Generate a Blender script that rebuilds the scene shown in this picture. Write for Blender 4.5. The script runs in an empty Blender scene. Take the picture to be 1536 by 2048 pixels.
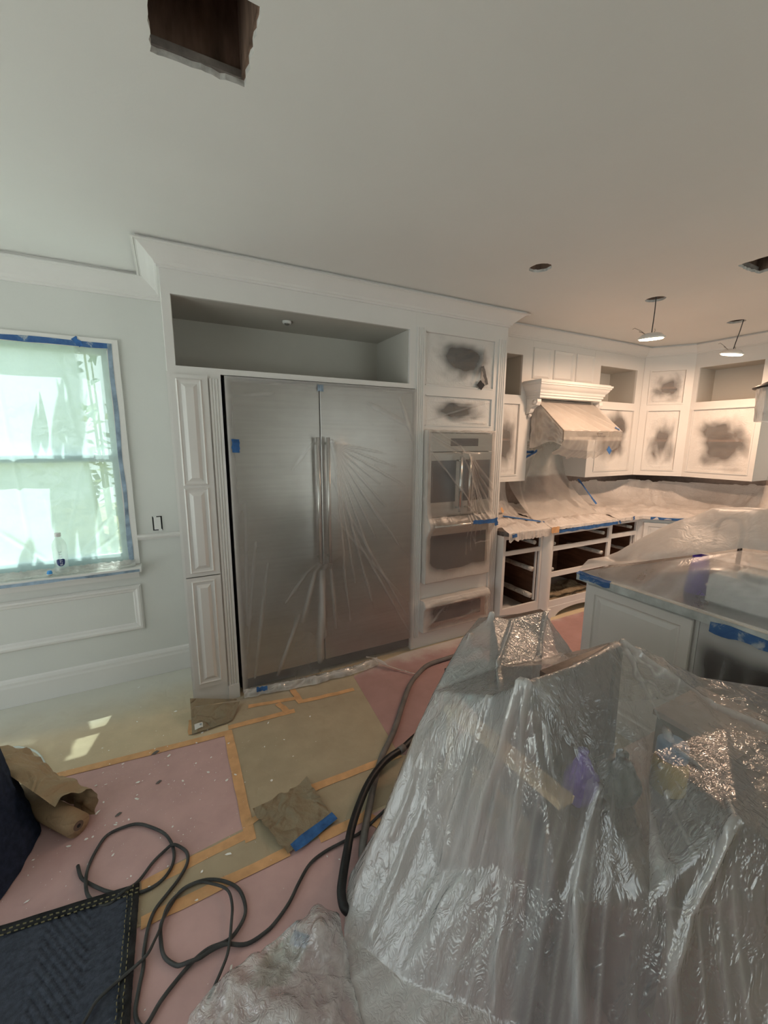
import bpy, bmesh, math, random
from mathutils import Vector, Matrix, noise, geometry
random.seed(7)
SC = bpy.context.scene
COL = SC.collection
# ------------------------------------------------------------------ camera
F_PX, YAW, PITCH, ROLL, CAM_H = 818.27, 0.480675, 0.174285, -0.005074, 1.7
fwd = Vector((math.sin(YAW) * math.cos(PITCH), math.cos(YAW) * math.cos(PITCH), -math.sin(PITCH)))
right = Vector((math.cos(YAW), -math.sin(YAW), 0))
down = fwd.cross(right)
r2 = math.cos(ROLL) * right + math.sin(ROLL) * down
d2 = -math.sin(ROLL) * right + math.cos(ROLL) * down
cam_d = bpy.data.cameras.new('camera')
cam = bpy.data.objects.new('camera', cam_d)
COL.objects.link(cam)
m = Matrix((r2, -d2, -fwd)).transposed().to_4x4()
m.translation = Vector((0, 0, CAM_H))
cam.matrix_world = m
cam_d.sensor_fit = 'HORIZONTAL'
cam_d.sensor_width = 36.0
cam_d.lens = 36.0 * F_PX / 1536
cam_d.clip_start = 0.02
SC.camera = cam
# ------------------------------------------------------------------ world, sun, exposure
W = bpy.data.worlds.new('sky')
SC.world = W
W.use_nodes = True
bg = W.node_tree.nodes['Background']
bg.inputs[0].default_value = (0.87, 0.97, 0.97, 1)
bg.inputs[1].default_value = 2.0
sun_d = bpy.data.lights.new('sun', 'SUN')
sun_d.energy = 10.5
sun_d.angle = 0.009
sun_d.color = (0.95, 1.0, 0.96)
sun = bpy.data.objects.new('sun', sun_d)
COL.objects.link(sun)
sun.rotation_euler = Vector((-0.25, -1.0, -2.9)).to_track_quat('-Z', 'Y').to_euler()
VS = SC.view_settings
VS.view_transform = 'Standard'
VS.look = 'None'
VS.gamma = 1.0
VS.use_curve_mapping = False
VS.exposure = -0.25


def portal(loc, rot, sx, sy):
    d = bpy.data.lights.new('daylight_opening', 'AREA')
    d.shape = 'RECTANGLE'
    d.size, d.size_y = sx, sy
    d.cycles.is_portal = True
    o = bpy.data.objects.new('daylight_opening', d)
    COL.objects.link(o)
    o.location = loc
    o.rotation_euler = rot


portal((3.3, -2.72, 1.15), (math.radians(90), 0, 0), 2.4, 2.2)
portal((-2.45, 1.1, 1.2), (0, math.radians(-90), 0), 2.3, 3.4)
# ------------------------------------------------------------------ key dimensions (metres)
ZC = 2.705            # ceiling
YF, YW = 2.662, 3.209  # front of the tall cabinets, window wall
YU = 2.88             # front of the wall cabinets
YB = 2.58             # front of the base cabinets
XR = 5.36             # right wall
XL = 0.026            # left edge of tall cabinets
XT = 2.517            # right edge of tall cabinets


# ------------------------------------------------------------------ materials
def nodes_of(name):
    mt = bpy.data.materials.new(name)
    mt.use_nodes = True
    nt = mt.node_tree
    return mt, nt, nt.nodes.get('Principled BSDF'), nt.nodes.get('Material Output')


def nd(nt, typ, **kw):
    n = nt.nodes.new(typ)
    for k, v in kw.items():
        setattr(n, k, v)
    return n


def tex_noise(nt, scale, detail=3.0, rough=0.5, vec=None, dist=0.0):
    n = nd(nt, 'ShaderNodeTexNoise')
    n.inputs['Scale'].default_value = scale
    n.inputs['Detail'].default_value = detail
    n.inputs['Roughness'].default_value = rough
    n.inputs['Distortion'].default_value = dist
    if vec is not None:
        nt.links.new(vec, n.inputs['Vector'])
    return n


def coords(nt, out='Object', scale=(1, 1, 1)):
    tc = nd(nt, 'ShaderNodeTexCoord')
    if scale == (1, 1, 1):
        return tc.outputs[out]
    mp = nd(nt, 'ShaderNodeMapping')
    mp.inputs['Scale'].default_value = scale
    nt.links.new(tc.outputs[out], mp.inputs['Vector'])
    return mp.outputs[0]


def ramp(nt, fac, stops):
    r = nd(nt, 'ShaderNodeValToRGB')
    el = r.color_ramp.elements
    while len(el) < len(stops):
        el.new(0.5)
    for e, (p, c) in zip(el, stops):
        e.position = p
        e.color = c if len(c) == 4 else (*c, 1)
    nt.links.new(fac, r.inputs[0])
    return r.outputs[0]


def math_n(nt, op, a, b=None, clamp=False):
    n = nd(nt, 'ShaderNodeMath', operation=op, use_clamp=clamp)
    for i, v in enumerate((a, b)):
        if v is None:
            continue
        if isinstance(v, (int, float)):
            n.inputs[i].default_value = v
        else:
            nt.links.new(v, n.inputs[i])
    return n.outputs[0]


def paint(name, col, rough=0.5, spec=0.5, metal=0.0, nscale=6.0, var=0.06, bump=0.0, bscale=120.0, stretch=(1, 1, 1), coat=0.0):
    """plain surface with a little mottling and fine relief"""
    mt, nt, b, out = nodes_of(name)
    v = coords(nt, 'Object', stretch)
    n = tex_noise(nt, nscale, 4, 0.55, v)
    c0 = tuple(max(0, c * (1 - var)) for c in col)
    c1 = tuple(min(1, c * (1 + var)) for c in col)
    nt.links.new(ramp(nt, n.outputs[0], [(0.3, c0), (0.7, c1)]), b.inputs['Base Color'])
    b.inputs['Roughness'].default_value = rough
    b.inputs['Specular IOR Level'].default_value = spec
    b.inputs['Metallic'].default_value = metal
    if bump:
        bn = nd(nt, 'ShaderNodeBump')
        bn.inputs['Strength'].default_value = bump
        bn.inputs['Distance'].default_value = 0.004
        nt.links.new(tex_noise(nt, bscale, 3, 0.6, v).outputs[0], bn.inputs['Height'])
        nt.links.new(bn.outputs[0], b.inputs['Normal'])
    return mt


def paper(name, col, rough=0.8, crease=0.5, overspray=None, cscale=3.0):
    """building paper: creased relief; overspray = list of (axis, from, to) world ramps of white paint dust"""
    mt, nt, b, out = nodes_of(name)
    g = nd(nt, 'ShaderNodeNewGeometry')
    pos = g.outputs['Position']
    n = tex_noise(nt, 5.0, 5, 0.6, pos)
    base = ramp(nt, n.outputs[0], [(0.25, tuple(c * 0.88 for c in col)), (0.75, tuple(min(1, c * 1.1) for c in col))])
    if overspray:
        sep = nd(nt, 'ShaderNodeSeparateXYZ')
        nt.links.new(pos, sep.inputs[0])
        n2 = tex_noise(nt, 4.0, 4, 0.6, pos)
        tot = None
        for ax, a, bb, k in overspray:
            mr = nd(nt, 'ShaderNodeMapRange', interpolation_type='SMOOTHSTEP')
            mr.inputs['From Min'].default_value = a
            mr.inputs['From Max'].default_value = bb
            mr.inputs['To Max'].default_value = k
            src = sep.outputs[ax]
            nt.links.new(math_n(nt, 'ADD', src, math_n(nt, 'MULTIPLY', math_n(nt, 'SUBTRACT', n2.outputs[0], 0.5), 0.3)), mr.inputs['Value'])
            tot = mr.outputs[0] if tot is None else math_n(nt, 'MAXIMUM', tot, mr.outputs[0])
        mx = nd(nt, 'ShaderNodeMix', data_type='RGBA')
        nt.links.new(tot, mx.inputs[0])
        nt.links.new(base, mx.inputs[6])
        mx.inputs[7].default_value = (0.66, 0.67, 0.62, 1)
        base = mx.outputs[2]
    nt.links.new(base, b.inputs['Base Color'])
    b.inputs['Roughness'].default_value = rough
    b.inputs['Specular IOR Level'].default_value = 0.25
    w = tex_noise(nt, cscale, 2, 0.4, pos, 1.2)
    ridge = math_n(nt, 'ABSOLUTE', math_n(nt, 'SUBTRACT', w.outputs[0], 0.5))
    w2 = tex_noise(nt, cscale * 7, 3, 0.6, pos)
    h = math_n(nt, 'ADD', math_n(nt, 'MULTIPLY', ridge, 2.2), math_n(nt, 'MULTIPLY', w2.outputs[0], 0.25))
    bn = nd(nt, 'ShaderNodeBump')
    bn.inputs['Strength'].default_value = crease
    bn.inputs['Distance'].default_value = 0.02
    nt.links.new(h, bn.inputs['Height'])
    nt.links.new(bn.outputs[0], b.inputs['Normal'])
    return mt


def film(name, milk=0.3, col=(0.80, 0.80, 0.79), rough=0.28, gain=0.5, crinkle=0.35, cscale=22.0, transl=0.5, spec=0.45, tint=(0.97, 0.97, 0.96), spray=None, stretch=(1, 1, 1)):
    """thin polyethylene sheet. milk = haze; the point attribute 'milk' adds gathered layers.
    spray = (start, end, strength, seed): dried paint over the sheet, thick at the rim and thin in the middle (UV)"""
    mt, nt, b, out = nodes_of(name)
    nt.nodes.remove(b)
    v = coords(nt, 'Object', stretch)
    at = nd(nt, 'ShaderNodeAttribute', attribute_name='milk')
    fac = math_n(nt, 'ADD', math_n(nt, 'MULTIPLY', at.outputs['Fac'], gain), milk)
    nn = tex_noise(nt, 7.0, 4, 0.6, v)
    fac = math_n(nt, 'ADD', fac, math_n(nt, 'MULTIPLY', math_n(nt, 'SUBTRACT', nn.outputs[0], 0.5), 0.25), True)
    colsock = None
    if spray:
        a0, a1, k, seed, rag = (*spray, 1.15)[:5]
        uv = coords(nt, 'UV')
        sp = nd(nt, 'ShaderNodeSeparateXYZ')
        nt.links.new(uv, sp.inputs[0])
        du = math_n(nt, 'ABSOLUTE', math_n(nt, 'SUBTRACT', math_n(nt, 'MULTIPLY', sp.outputs[0], 2.0), 1.0 + 0.12 * math.sin(seed)))
        dv = math_n(nt, 'ABSOLUTE', math_n(nt, 'SUBTRACT', math_n(nt, 'MULTIPLY', sp.outputs[1], 2.0), 1.0 + 0.14 * math.cos(seed * 1.7)))
        pw_ = 4.0 if rag > 0.6 else 10.0
        p4 = math_n(nt, 'POWER', math_n(nt, 'ADD', math_n(nt, 'POWER', du, pw_), math_n(nt, 'POWER', dv, pw_)), 1 / pw_)
        mp = nd(nt, 'ShaderNodeMapping')
        mp.inputs['Location'].default_value = (seed, seed * 2, 0)
        nt.links.new(uv, mp.inputs['Vector'])
        nz = tex_noise(nt, 2.6, 2.5, 0.45, mp.outputs[0], 0.4)
        d = math_n(nt, 'ADD', p4, math_n(nt, 'MULTIPLY', math_n(nt, 'SUBTRACT', nz.outputs[0], 0.5), rag))
        mr = nd(nt, 'ShaderNodeMapRange', interpolation_type='SMOOTHSTEP')
        mr.inputs['From Min'].default_value = a0
        mr.inputs['From Max'].default_value = a1
        mr.inputs['To Max'].default_value = k
        nt.links.new(d, mr.inputs['Value'])
        fac = math_n(nt, 'MAXIMUM', fac, mr.outputs[0])
    dif = nd(nt, 'ShaderNodeBsdfDiffuse')
    dif.inputs[0].default_value = (*col, 1)
    trl = nd(nt, 'ShaderNodeBsdfTranslucent')
    trl.inputs[0].default_value = (*col, 1)
    body = nd(nt, 'ShaderNodeMixShader')
    body.inputs[0].default_value = transl
    nt.links.new(dif.outputs[0], body.inputs[1])
    nt.links.new(trl.outputs[0], body.inputs[2])
    tr = nd(nt, 'ShaderNodeBsdfTransparent')
    tr.inputs[0].default_value = (*tint, 1)
    mx = nd(nt, 'ShaderNodeMixShader')
    nt.links.new(fac, mx.inputs[0])
    nt.links.new(tr.outputs[0], mx.inputs[1])
    nt.links.new(body.outputs[0], mx.inputs[2])
    gl = nd(nt, 'ShaderNodeBsdfGlossy')
    gl.inputs['Roughness'].default_value = rough
    bn = nd(nt, 'ShaderNodeBump')
    bn.inputs['Strength'].default_value = crinkle
    bn.inputs['Distance'].default_value = 0.02
    c1 = tex_noise(nt, cscale, 3, 0.6, v, 0.8)
    rid = math_n(nt, 'ABSOLUTE', math_n(nt, 'SUBTRACT', c1.outputs[0], 0.5))
    nt.links.new(rid, bn.inputs['Height'])
    for s in (gl, dif):
        nt.links.new(bn.outputs[0], s.inputs['Normal'])
    lw = nd(nt, 'ShaderNodeLayerWeight')
    nt.links.new(bn.outputs[0], lw.inputs['Normal'])
    fr = math_n(nt, 'ADD', math_n(nt, 'MULTIPLY', math_n(nt, 'POWER', lw.outputs['Facing'], 4.0), spec), 0.05 * spec / 0.45, True)
    mg = nd(nt, 'ShaderNodeMixShader')
    nt.links.new(fr, mg.inputs[0])
    nt.links.new(mx.outputs[0], mg.inputs[1])
    nt.links.new(gl.outputs[0], mg.inputs[2])
    nt.links.new(mg.outputs[0], out.inputs[0])
    return mt


def emitter(name, col, strength):
    mt, nt, b, out = nodes_of(name)
    b.inputs['Base Color'].default_value = (*col, 1)
    b.inputs['Emission Color'].default_value = (*col, 1)
    b.inputs['Emission Strength'].default_value = strength
    return mt


def glass_mat(name, tint=(0.93, 0.97, 0.95), refl=0.08):
    mt, nt, b, out = nodes_of(name)
    nt.nodes.remove(b)
    tr = nd(nt, 'ShaderNodeBsdfTransparent')
    tr.inputs[0].default_value = (*tint, 1)
    gl = nd(nt, 'ShaderNodeBsdfGlossy')
    gl.inputs['Roughness'].default_value = 0.02
    mx = nd(nt, 'ShaderNodeMixShader')
    mx.inputs[0].default_value = refl
    nt.links.new(tr.outputs[0], mx.inputs[1])
    nt.links.new(gl.outputs[0], mx.inputs[2])
    nt.links.new(mx.outputs[0], out.inputs[0])
    return mt


M = {}
M['trim'] = paint('white_trim_paint', (0.74, 0.725, 0.70), 0.38, 0.5, nscale=3, var=0.02, bump=0.05, bscale=60)
M['niche_shade'] = paint('shaded_niche_paint', (0.54, 0.52, 0.475), 0.7, 0.3, nscale=3, var=0.03)  # trim colour darkened: shade inside the niches put into the paint
M['wall'] = paint('wall_paint', (0.67, 0.675, 0.645), 0.55, 0.35, nscale=2, var=0.02, bump=0.08, bscale=90)
M['ceil'] = paint('ceiling_paint', (0.78, 0.77, 0.745), 0.75, 0.3, nscale=1.5, var=0.02, bump=0.08, bscale=80)
M['raw_wood'] = paint('brown_cabinet_interior', (0.15, 0.075, 0.045), 0.6, 0.3, nscale=4, var=0.35, bump=0.1, bscale=30, stretch=(1, 1, 6))
M['attic_wood'] = paint('dark_attic_wood', (0.15, 0.095, 0.07), 0.85, 0.2, nscale=5, var=0.5, bump=0.3, bscale=30, stretch=(4, 4, 1))
M['nailer'] = paint('grey_nailing_strip', (0.22, 0.19, 0.17), 0.9, 0.1, nscale=20, var=0.3)
M['gypsum'] = paint('torn_gypsum_edge', (0.62, 0.6, 0.57), 0.9, 0.1, nscale=30, var=0.25, bump=0.6, bscale=60)
M['steel'] = paint('brushed_steel', (0.41, 0.385, 0.36), 0.30, 0.5, 1.0, nscale=2, var=0.06, bump=0.02, bscale=200, stretch=(1, 1, 30))
M['steel_bright'] = paint('bright_steel_handle', (0.62, 0.60, 0.57), 0.25, 0.5, 1.0, var=0.04)
M['black_gap'] = paint('black_rubber_seal', (0.02, 0.02, 0.022), 0.6, 0.3, var=0.2)
M['oven_glass'] = paint('dark_oven_glass', (0.030, 0.026, 0.03), 0.12, 0.5, var=0.1)
M['blue_tape'] = paint('blue_painters_tape', (0.035, 0.12, 0.32), 0.6, 0.3, nscale=25, var=0.35, bump=0.15, bscale=80)
mt_b, nt_b, b_b, _o = nodes_of('blue_tape_with_paint_smears')
_n = tex_noise(nt_b, 11.0, 4, 0.65, nd(nt_b, 'ShaderNodeNewGeometry').outputs['Position'], 0.6)
nt_b.links.new(ramp(nt_b, _n.outputs[0], [(0.40, (0.030, 0.10, 0.28)), (0.54, (0.05, 0.14, 0.33)), (0.62, (0.34, 0.40, 0.46)), (0.74, (0.58, 0.59, 0.58))]), b_b.inputs['Base Color'])
b_b.inputs['Roughness'].default_value = 0.65
M['blue_smeared'] = mt_b
M['blue_dusty'] = paint('blue_tape_dusted_with_paint', (0.26, 0.34, 0.43), 0.7, 0.3, nscale=14, var=0.45, bump=0.15, bscale=80)
M['orange_tape'] = paint('orange_floor_tape', (0.66, 0.38, 0.19), 0.7, 0.3, nscale=14, var=0.14, bump=0.2, bscale=60)
M['kraft_floor'] = paper('kraft_floor_paper', (0.60, 0.50, 0.345), crease=0.25, overspray=[(1, 2.60, 3.15, 0.8)])
M['kraft'] = paper('kraft_paper', (0.43, 0.355, 0.25), crease=0.35, overspray=[(1, 2.5, 2.8, 0.5)])
M['kraft_loose'] = paper('loose_kraft_paper', (0.29, 0.235, 0.16), crease=1.3, cscale=7)
M['kraft_roll'] = paper('brown_wrapping_paper', (0.38, 0.27, 0.165), crease=0.5, cscale=9, rough=0.6)
M['rosin'] = paper('pink_rosin_paper', (0.58, 0.385, 0.375), crease=0.25, cscale=2.2)
M['rosin_dark'] = paper('red_rosin_paper', (0.40, 0.245, 0.235), crease=0.3, cscale=2.5, overspray=[(1, 2.46, 2.66, 0.7)])
M['navy'] = paint('navy_moving_blanket', (0.058, 0.068, 0.092), 0.95, 0.15, nscale=60, var=0.25, bump=0.6, bscale=240)
M['navy_deep'] = paint('deep_navy_blanket', (0.022, 0.03, 0.055), 0.95, 0.15, nscale=40, var=0.3, bump=0.6, bscale=200)
M['navy_edge'] = paint('dark_blanket_binding', (0.03, 0.032, 0.035), 0.9, 0.15, nscale=25, var=0.4, bump=0.4, bscale=200)
M['thread'] = paint('khaki_stitching', (0.28, 0.25, 0.14), 0.9, 0.1, var=0.2)
M['rubber'] = paint('black_rubber', (0.014, 0.014, 0.016), 0.45, 0.4, nscale=20, var=0.3)
M['hose_grey'] = paint('grey_dusty_hose', (0.16, 0.15, 0.145), 0.6, 0.3, nscale=12, var=0.2)
M['cord'] = paint('dusty_dark_cord', (0.055, 0.057, 0.058), 0.6, 0.3, nscale=15, var=0.4)
M['cable'] = paint('pale_cable', (0.55, 0.6, 0.56), 0.5, 0.4, var=0.1)
M['wood_tan'] = paint('pale_tan_wood', (0.74, 0.53, 0.31), 0.5, 0.4, nscale=6, var=0.12, stretch=(1, 8, 8))
M['wood_dark'] = paint('dark_stained_wood', (0.075, 0.045, 0.032), 0.4, 0.4, nscale=6, var=0.3, stretch=(8, 8, 1))
M['cushion'] = paint('charcoal_upholstery', (0.05, 0.052, 0.056), 0.9, 0.1, nscale=40, var=0.3, bump=0.3, bscale=200)
M['chest'] = paint('red_brown_wood', (0.11, 0.065, 0.05), 0.5, 0.3, nscale=5, var=0.2, stretch=(1, 6, 6))
M['taupe'] = paint('taupe_upholstery', (0.30, 0.24, 0.21), 0.9, 0.1, nscale=20, var=0.15, bump=0.3, bscale=200)
M['purple'] = paint('purple_plastic', (0.13, 0.05, 0.46), 0.4, 0.5, nscale=14, var=0.35, bump=0.2, bscale=40)
M['green_bag'] = paint('dark_green_bag', (0.045, 0.065, 0.06), 0.35, 0.5, nscale=10, var=0.4, bump=0.3, bscale=30)
M['blue_can'] = paint('light_blue_plastic', (0.10, 0.28, 0.50), 0.4, 0.5, var=0.1)
M['yellow_can'] = paint('mustard_plastic', (0.48, 0.34, 0.08), 0.45, 0.5, var=0.1)
M['white_plastic'] = paint('white_plastic', (0.75, 0.75, 0.73), 0.4, 0.5, var=0.04)
M['granite'] = paint('dark_granite', (0.10, 0.085, 0.08), 0.18, 0.5, nscale=45, var=0.55)
M['cardboard'] = paint('brown_cardboard', (0.17, 0.115, 0.09), 0.8, 0.2, nscale=8, var=0.1)
M['black_metal'] = paint('black_lamp_metal', (0.02, 0.02, 0.021), 0.4, 0.5, var=0.2)
M['wire'] = paint('spring_wire', (0.25, 0.24, 0.22), 0.35, 0.5, 0.9, var=0.1)
M['lamp_on'] = emitter('lit_lamp_lens', (1.0, 0.80, 0.55), 30.0)
M['lamp_dim'] = emitter('lit_lamp_lens_side', (1.0, 0.84, 0.62), 16.0)
M['glass'] = glass_mat('window_glass')
M['bounce_ground'] = paint('pale_bounce_ground', (0.74, 0.75, 0.72), 0.9, 0.2, nscale=2, var=0.06)
M['grass'] = paint('lawn', (0.28, 0.25, 0.13), 0.9, 0.1, nscale=3, var=0.3, bump=0.5, bscale=60)
M['leaf'] = paint('green_leaf', (0.13, 0.22, 0.06), 0.5, 0.4, nscale=8, var=0.3)
M['hedge'] = paint('hedge_leaf', (0.24, 0.27, 0.10), 0.7, 0.2, nscale=8, var=0.4)
M['stucco'] = paint('pale_outside_wall', (0.7, 0.72, 0.66), 0.9, 0.1, var=0.05)
M['fleck'] = paint('dried_paint_fleck', (0.88, 0.88, 0.86), 0.8, 0.2, var=0.05)
M['navy_print'] = paint('navy_print', (0.025, 0.04, 0.16), 0.35, 0.4, var=0.05)
M['grey_print'] = paint('grey_print', (0.30, 0.36, 0.40), 0.5, 0.4, var=0.05)
M['pale_print'] = paint('pale_print', (0.75, 0.8, 0.85), 0.5, 0.4, var=0.03)
M['cap_blue'] = paint('blue_cap', (0.05, 0.30, 0.70), 0.4, 0.5, var=0.05)
M['bottle_pet'] = film('clear_bottle_plastic', 0.18, (0.85, 0.9, 0.9), 0.08, 0, 0.0, spec=0.5)
M['paper_wrap'] = paper('white_masking_paper', (0.66, 0.63, 0.58), crease=0.8, cscale=16)
M['film_big'] = film('milky_dust_sheet', 0.27, (0.84, 0.84, 0.84), 0.16, 0.75, 0.5, 26, 0.45, 1.3, stretch=(1.2, 1.2, 0.22))
M['film_fridge'] = film('refrigerator_film', 0.22, (0.72, 0.70, 0.68), 0.32, 0.55, 0.15, 14, 0.3, 0.35)
M['film_counter'] = film('counter_film', 0.62, (0.86, 0.81, 0.77), 0.35, 0.5, 0.9, 16, 0.35, 0.35)
M['film_clear'] = film('clear_backsplash_film', 0.25, (0.78, 0.74, 0.70), 0.35, 0.6, 0.5, 16, 0.35, 0.4)
M['film_tent'] = film('island_film', 0.74, (0.80, 0.76, 0.73), 0.35, 0.5, 0.25, 10, 0.4, 0.35)
M['film_front'] = film('island_front_film', 0.28, (0.76, 0.76, 0.77), 0.3, 0.6, 0.2, 10, 0.4, 0.4)
M['film_window'] = film('window_film', 0.80, (0.86, 0.93, 0.90), 0.4, 0.3, 0.25, 12, 0.72, 0.3, (0.95, 1.0, 0.98))
M['film_window_clear'] = film('window_film_rim', 0.35, (0.86, 0.92, 0.90), 0.3, 0.4, 0.5, 20, 0.6, 0.4)
M['film_oven'] = film('oven_film', 0.18, (0.74, 0.70, 0.66), 0.3, 0.6, 0.3, 14, 0.3, 0.4, spray=(0.80, 1.0, 0.93, 0.4, 0.18))
M['film_hood'] = film('hood_film', 0.26, (0.80, 0.74, 0.68), 0.3, 0.5, 0.4, 14, 0.3, 0.4)


def spray_film(i, a0=0.15, a1=0.95, k=0.97):
    return film('painted_over_film', 0.20, (0.82, 0.80, 0.77), 0.4, 0.3, 0.5, 20, 0.08, 0.3, spray=(a0, a1, k, i))


# ------------------------------------------------------------------ mesh helpers
class MB:
    def __init__(self):
        self.v, self.f, self.uv, self.milk = [], [], None, None

    def box(self, x0, x1, y0, y1, z0, z1):
        b = len(self.v)
        self.v += [(x, y, z) for z in (z0, z1) for y in (y0, y1) for x in (x0, x1)]
        self.f += [tuple(b + i for i in q) for q in ((0, 2, 3, 1), (4, 5, 7, 6), (0, 1, 5, 4), (1, 3, 7, 5), (3, 2, 6, 7), (2, 0, 4, 6))]
        return self

    def obox(self, p0, p1, w, h, up=(0, 0, 1)):
        """bar from p0 to p1, width w, height h"""
        p0, p1 = Vector(p0), Vector(p1)
        d = (p1 - p0).normalized()
        s = d.cross(Vector(up))
        s = s.normalized() if s.length > 1e-6 else Vector((1, 0, 0))
        u = s.cross(d)
        b = len(self.v)
        for p in (p0, p1):
            for a, c in ((-1, -1), (1, -1), (1, 1), (-1, 1)):
                self.v.append(tuple(p + s * (a * w / 2) + u * (c * h / 2)))
        self.f += [tuple(b + i for i in q) for q in ((0, 1, 2, 3), (7, 6, 5, 4), (0, 4, 5, 1), (1, 5, 6, 2), (2, 6, 7, 3), (3, 7, 4, 0))]
        return self

    def prism(self, poly, z0, z1):
        b, n = len(self.v), len(poly)
        self.v += [(x, y, z0) for x, y in poly] + [(x, y, z1) for x, y in poly]
        self.f.append(tuple(b + n - 1 - i for i in range(n)))
        self.f.append(tuple(b + n + i for i in range(n)))
        for i in range(n):
            j = (i + 1) % n
            self.f.append((b + i, b + j, b + n + j, b + n + i))
        return self

    def tube(self, pts, r, seg=8, caps=True):
        pts = [Vector(p) for p in pts]
        b, n = len(self.v), len(pts)
        t0 = (pts[1] - pts[0]).normalized()
        u = t0.orthogonal().normalized()
        for i, p in enumerate(pts):
            t = (pts[min(i + 1, n - 1)] - pts[max(i - 1, 0)]).normalized()
            u = (u - t * u.dot(t)).normalized()
            w = t.cross(u)
            rr = r[i] if isinstance(r, (list, tuple)) else r
            for k in range(seg):
                a = 2 * math.pi * k / seg
                self.v.append(tuple(p + (u * math.cos(a) + w * math.sin(a)) * rr))
        for i in range(n - 1):
            for k in range(seg):
                k2 = (k + 1) % seg
                self.f.append((b + i * seg + k, b + i * seg + k2, b + (i + 1) * seg + k2, b + (i + 1) * seg + k))
        if caps:
            self.f.append(tuple(b + k for k in reversed(range(seg))))
            self.f.append(tuple(b + (n - 1) * seg + k for k in range(seg)))
        return self

    def lathe(self, prof, cx=0, cy=0, seg=20, close=True):
        b = len(self.v)
        for r, z in prof:
            for k in range(seg):
                a = 2 * math.pi * k / seg
                self.v.append((cx + r * math.cos(a), cy + r * math.sin(a), z))
        for i in range(len(prof) - 1):
            for k in range(seg):
                k2 = (k + 1) % seg
                self.f.append((b + i * seg + k, b + i * seg + k2, b + (i + 1) * seg + k2, b + (i + 1) * seg + k))
        if close:
            self.f.append(tuple(b + k for k in reversed(range(seg))))
            self.f.append(tuple(b + (len(prof) - 1) * seg + k for k in range(seg)))
        return self

    def grid(self, nu, nv, fn, milk=None):
        b = len(self.v)
        if self.uv is None:
            self.uv, self.milk = {}, {}
        for j in range(nv + 1):
            for i in range(nu + 1):
                u, v = i / nu, j / nv
                self.uv[len(self.v)] = (u, v)
                self.milk[len(self.v)] = milk(u, v) if milk else 0.0
                self.v.append(tuple(fn(u, v)))
        for j in range(nv):
            for i in range(nu):
                a = b + j * (nu + 1) + i
                self.f.append((a, a + 1, a + nu + 2, a + nu + 1))
        return self

    def panel(self, x0, x1, z0, z1, yf, prof, back=0.0):
        """raised or framed panel facing -y: prof = [(inset, out)], out towards the viewer"""
        b = len(self.v)
        rings = [(0, -back)] + list(prof)
        for ins, o in rings:
            self.v += [(x0 + ins, yf - o, z0 + ins), (x1 - ins, yf - o, z0 + ins), (x1 - ins, yf - o, z1 - ins), (x0 + ins, yf - o, z1 - ins)]
        for i in range(len(rings) - 1):
            for k in range(4):
                k2 = (k + 1) % 4
                self.f.append((b + i * 4 + k, b + i * 4 + k2, b + (i + 1) * 4 + k2, b + (i + 1) * 4 + k))
        e = b + (len(rings) - 1) * 4
        self.f.append((e, e + 1, e + 2, e + 3))
        return self

    def plate(self, x0, x1, z0, z1, y0, y1, holes):
        """slab in the xz plane with rectangular holes (x0,x1,z0,z1)"""
        xs = sorted({x0, x1, *[h[0] for h in holes], *[h[1] for h in holes]})
        zs = sorted({z0, z1, *[h[2] for h in holes], *[h[3] for h in holes]})
        xs = [x for x in xs if x0 <= x <= x1]
        zs = [z for z in zs if z0 <= z <= z1]
        solid = {}
        for i in range(len(xs) - 1):
            for j in range(len(zs) - 1):
                cx, cz = (xs[i] + xs[i + 1]) / 2, (zs[j] + zs[j + 1]) / 2
                solid[i, j] = not any(h[0] < cx < h[1] and h[2] < cz < h[3] for h in holes)
        vid = {}

        def V(i, j, k):
            if (i, j, k) not in vid:
                vid[i, j, k] = len(self.v)
                self.v.append((xs[i], (y0, y1)[k], zs[j]))
            return vid[i, j, k]
        for (i, j), s in solid.items():
            if not s:
                continue
            self.f.append((V(i, j, 0), V(i + 1, j, 0), V(i + 1, j + 1, 0), V(i, j + 1, 0)))
            self.f.append((V(i, j + 1, 1), V(i + 1, j + 1, 1), V(i + 1, j, 1), V(i, j, 1)))
            for di, dj, a, c in ((-1, 0, (i, j), (i, j + 1)), (1, 0, (i + 1, j + 1), (i + 1, j)), (0, -1, (i + 1, j), (i, j)), (0, 1, (i, j + 1), (i + 1, j + 1))):
                if not solid.get((i + di, j + dj), False):
                    self.f.append((V(*a, 0), V(*c, 0), V(*c, 1), V(*a, 1)))
        return self

    def shell(self, x0, x1, y0, y1, z0, z1, t=0.012):
        """open-fronted box (front at y0)"""
        self.box(x0, x1, y1 - t, y1, z0, z1)
        self.box(x0, x0 + t, y0, y1 - t, z0, z1)
        self.box(x1 - t, x1, y0, y1 - t, z0, z1)
        self.box(x0 + t, x1 - t, y0, y1 - t, z0, z0 + t)
        self.box(x0 + t, x1 - t, y0, y1 - t, z1 - t, z1)
        return self

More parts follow.
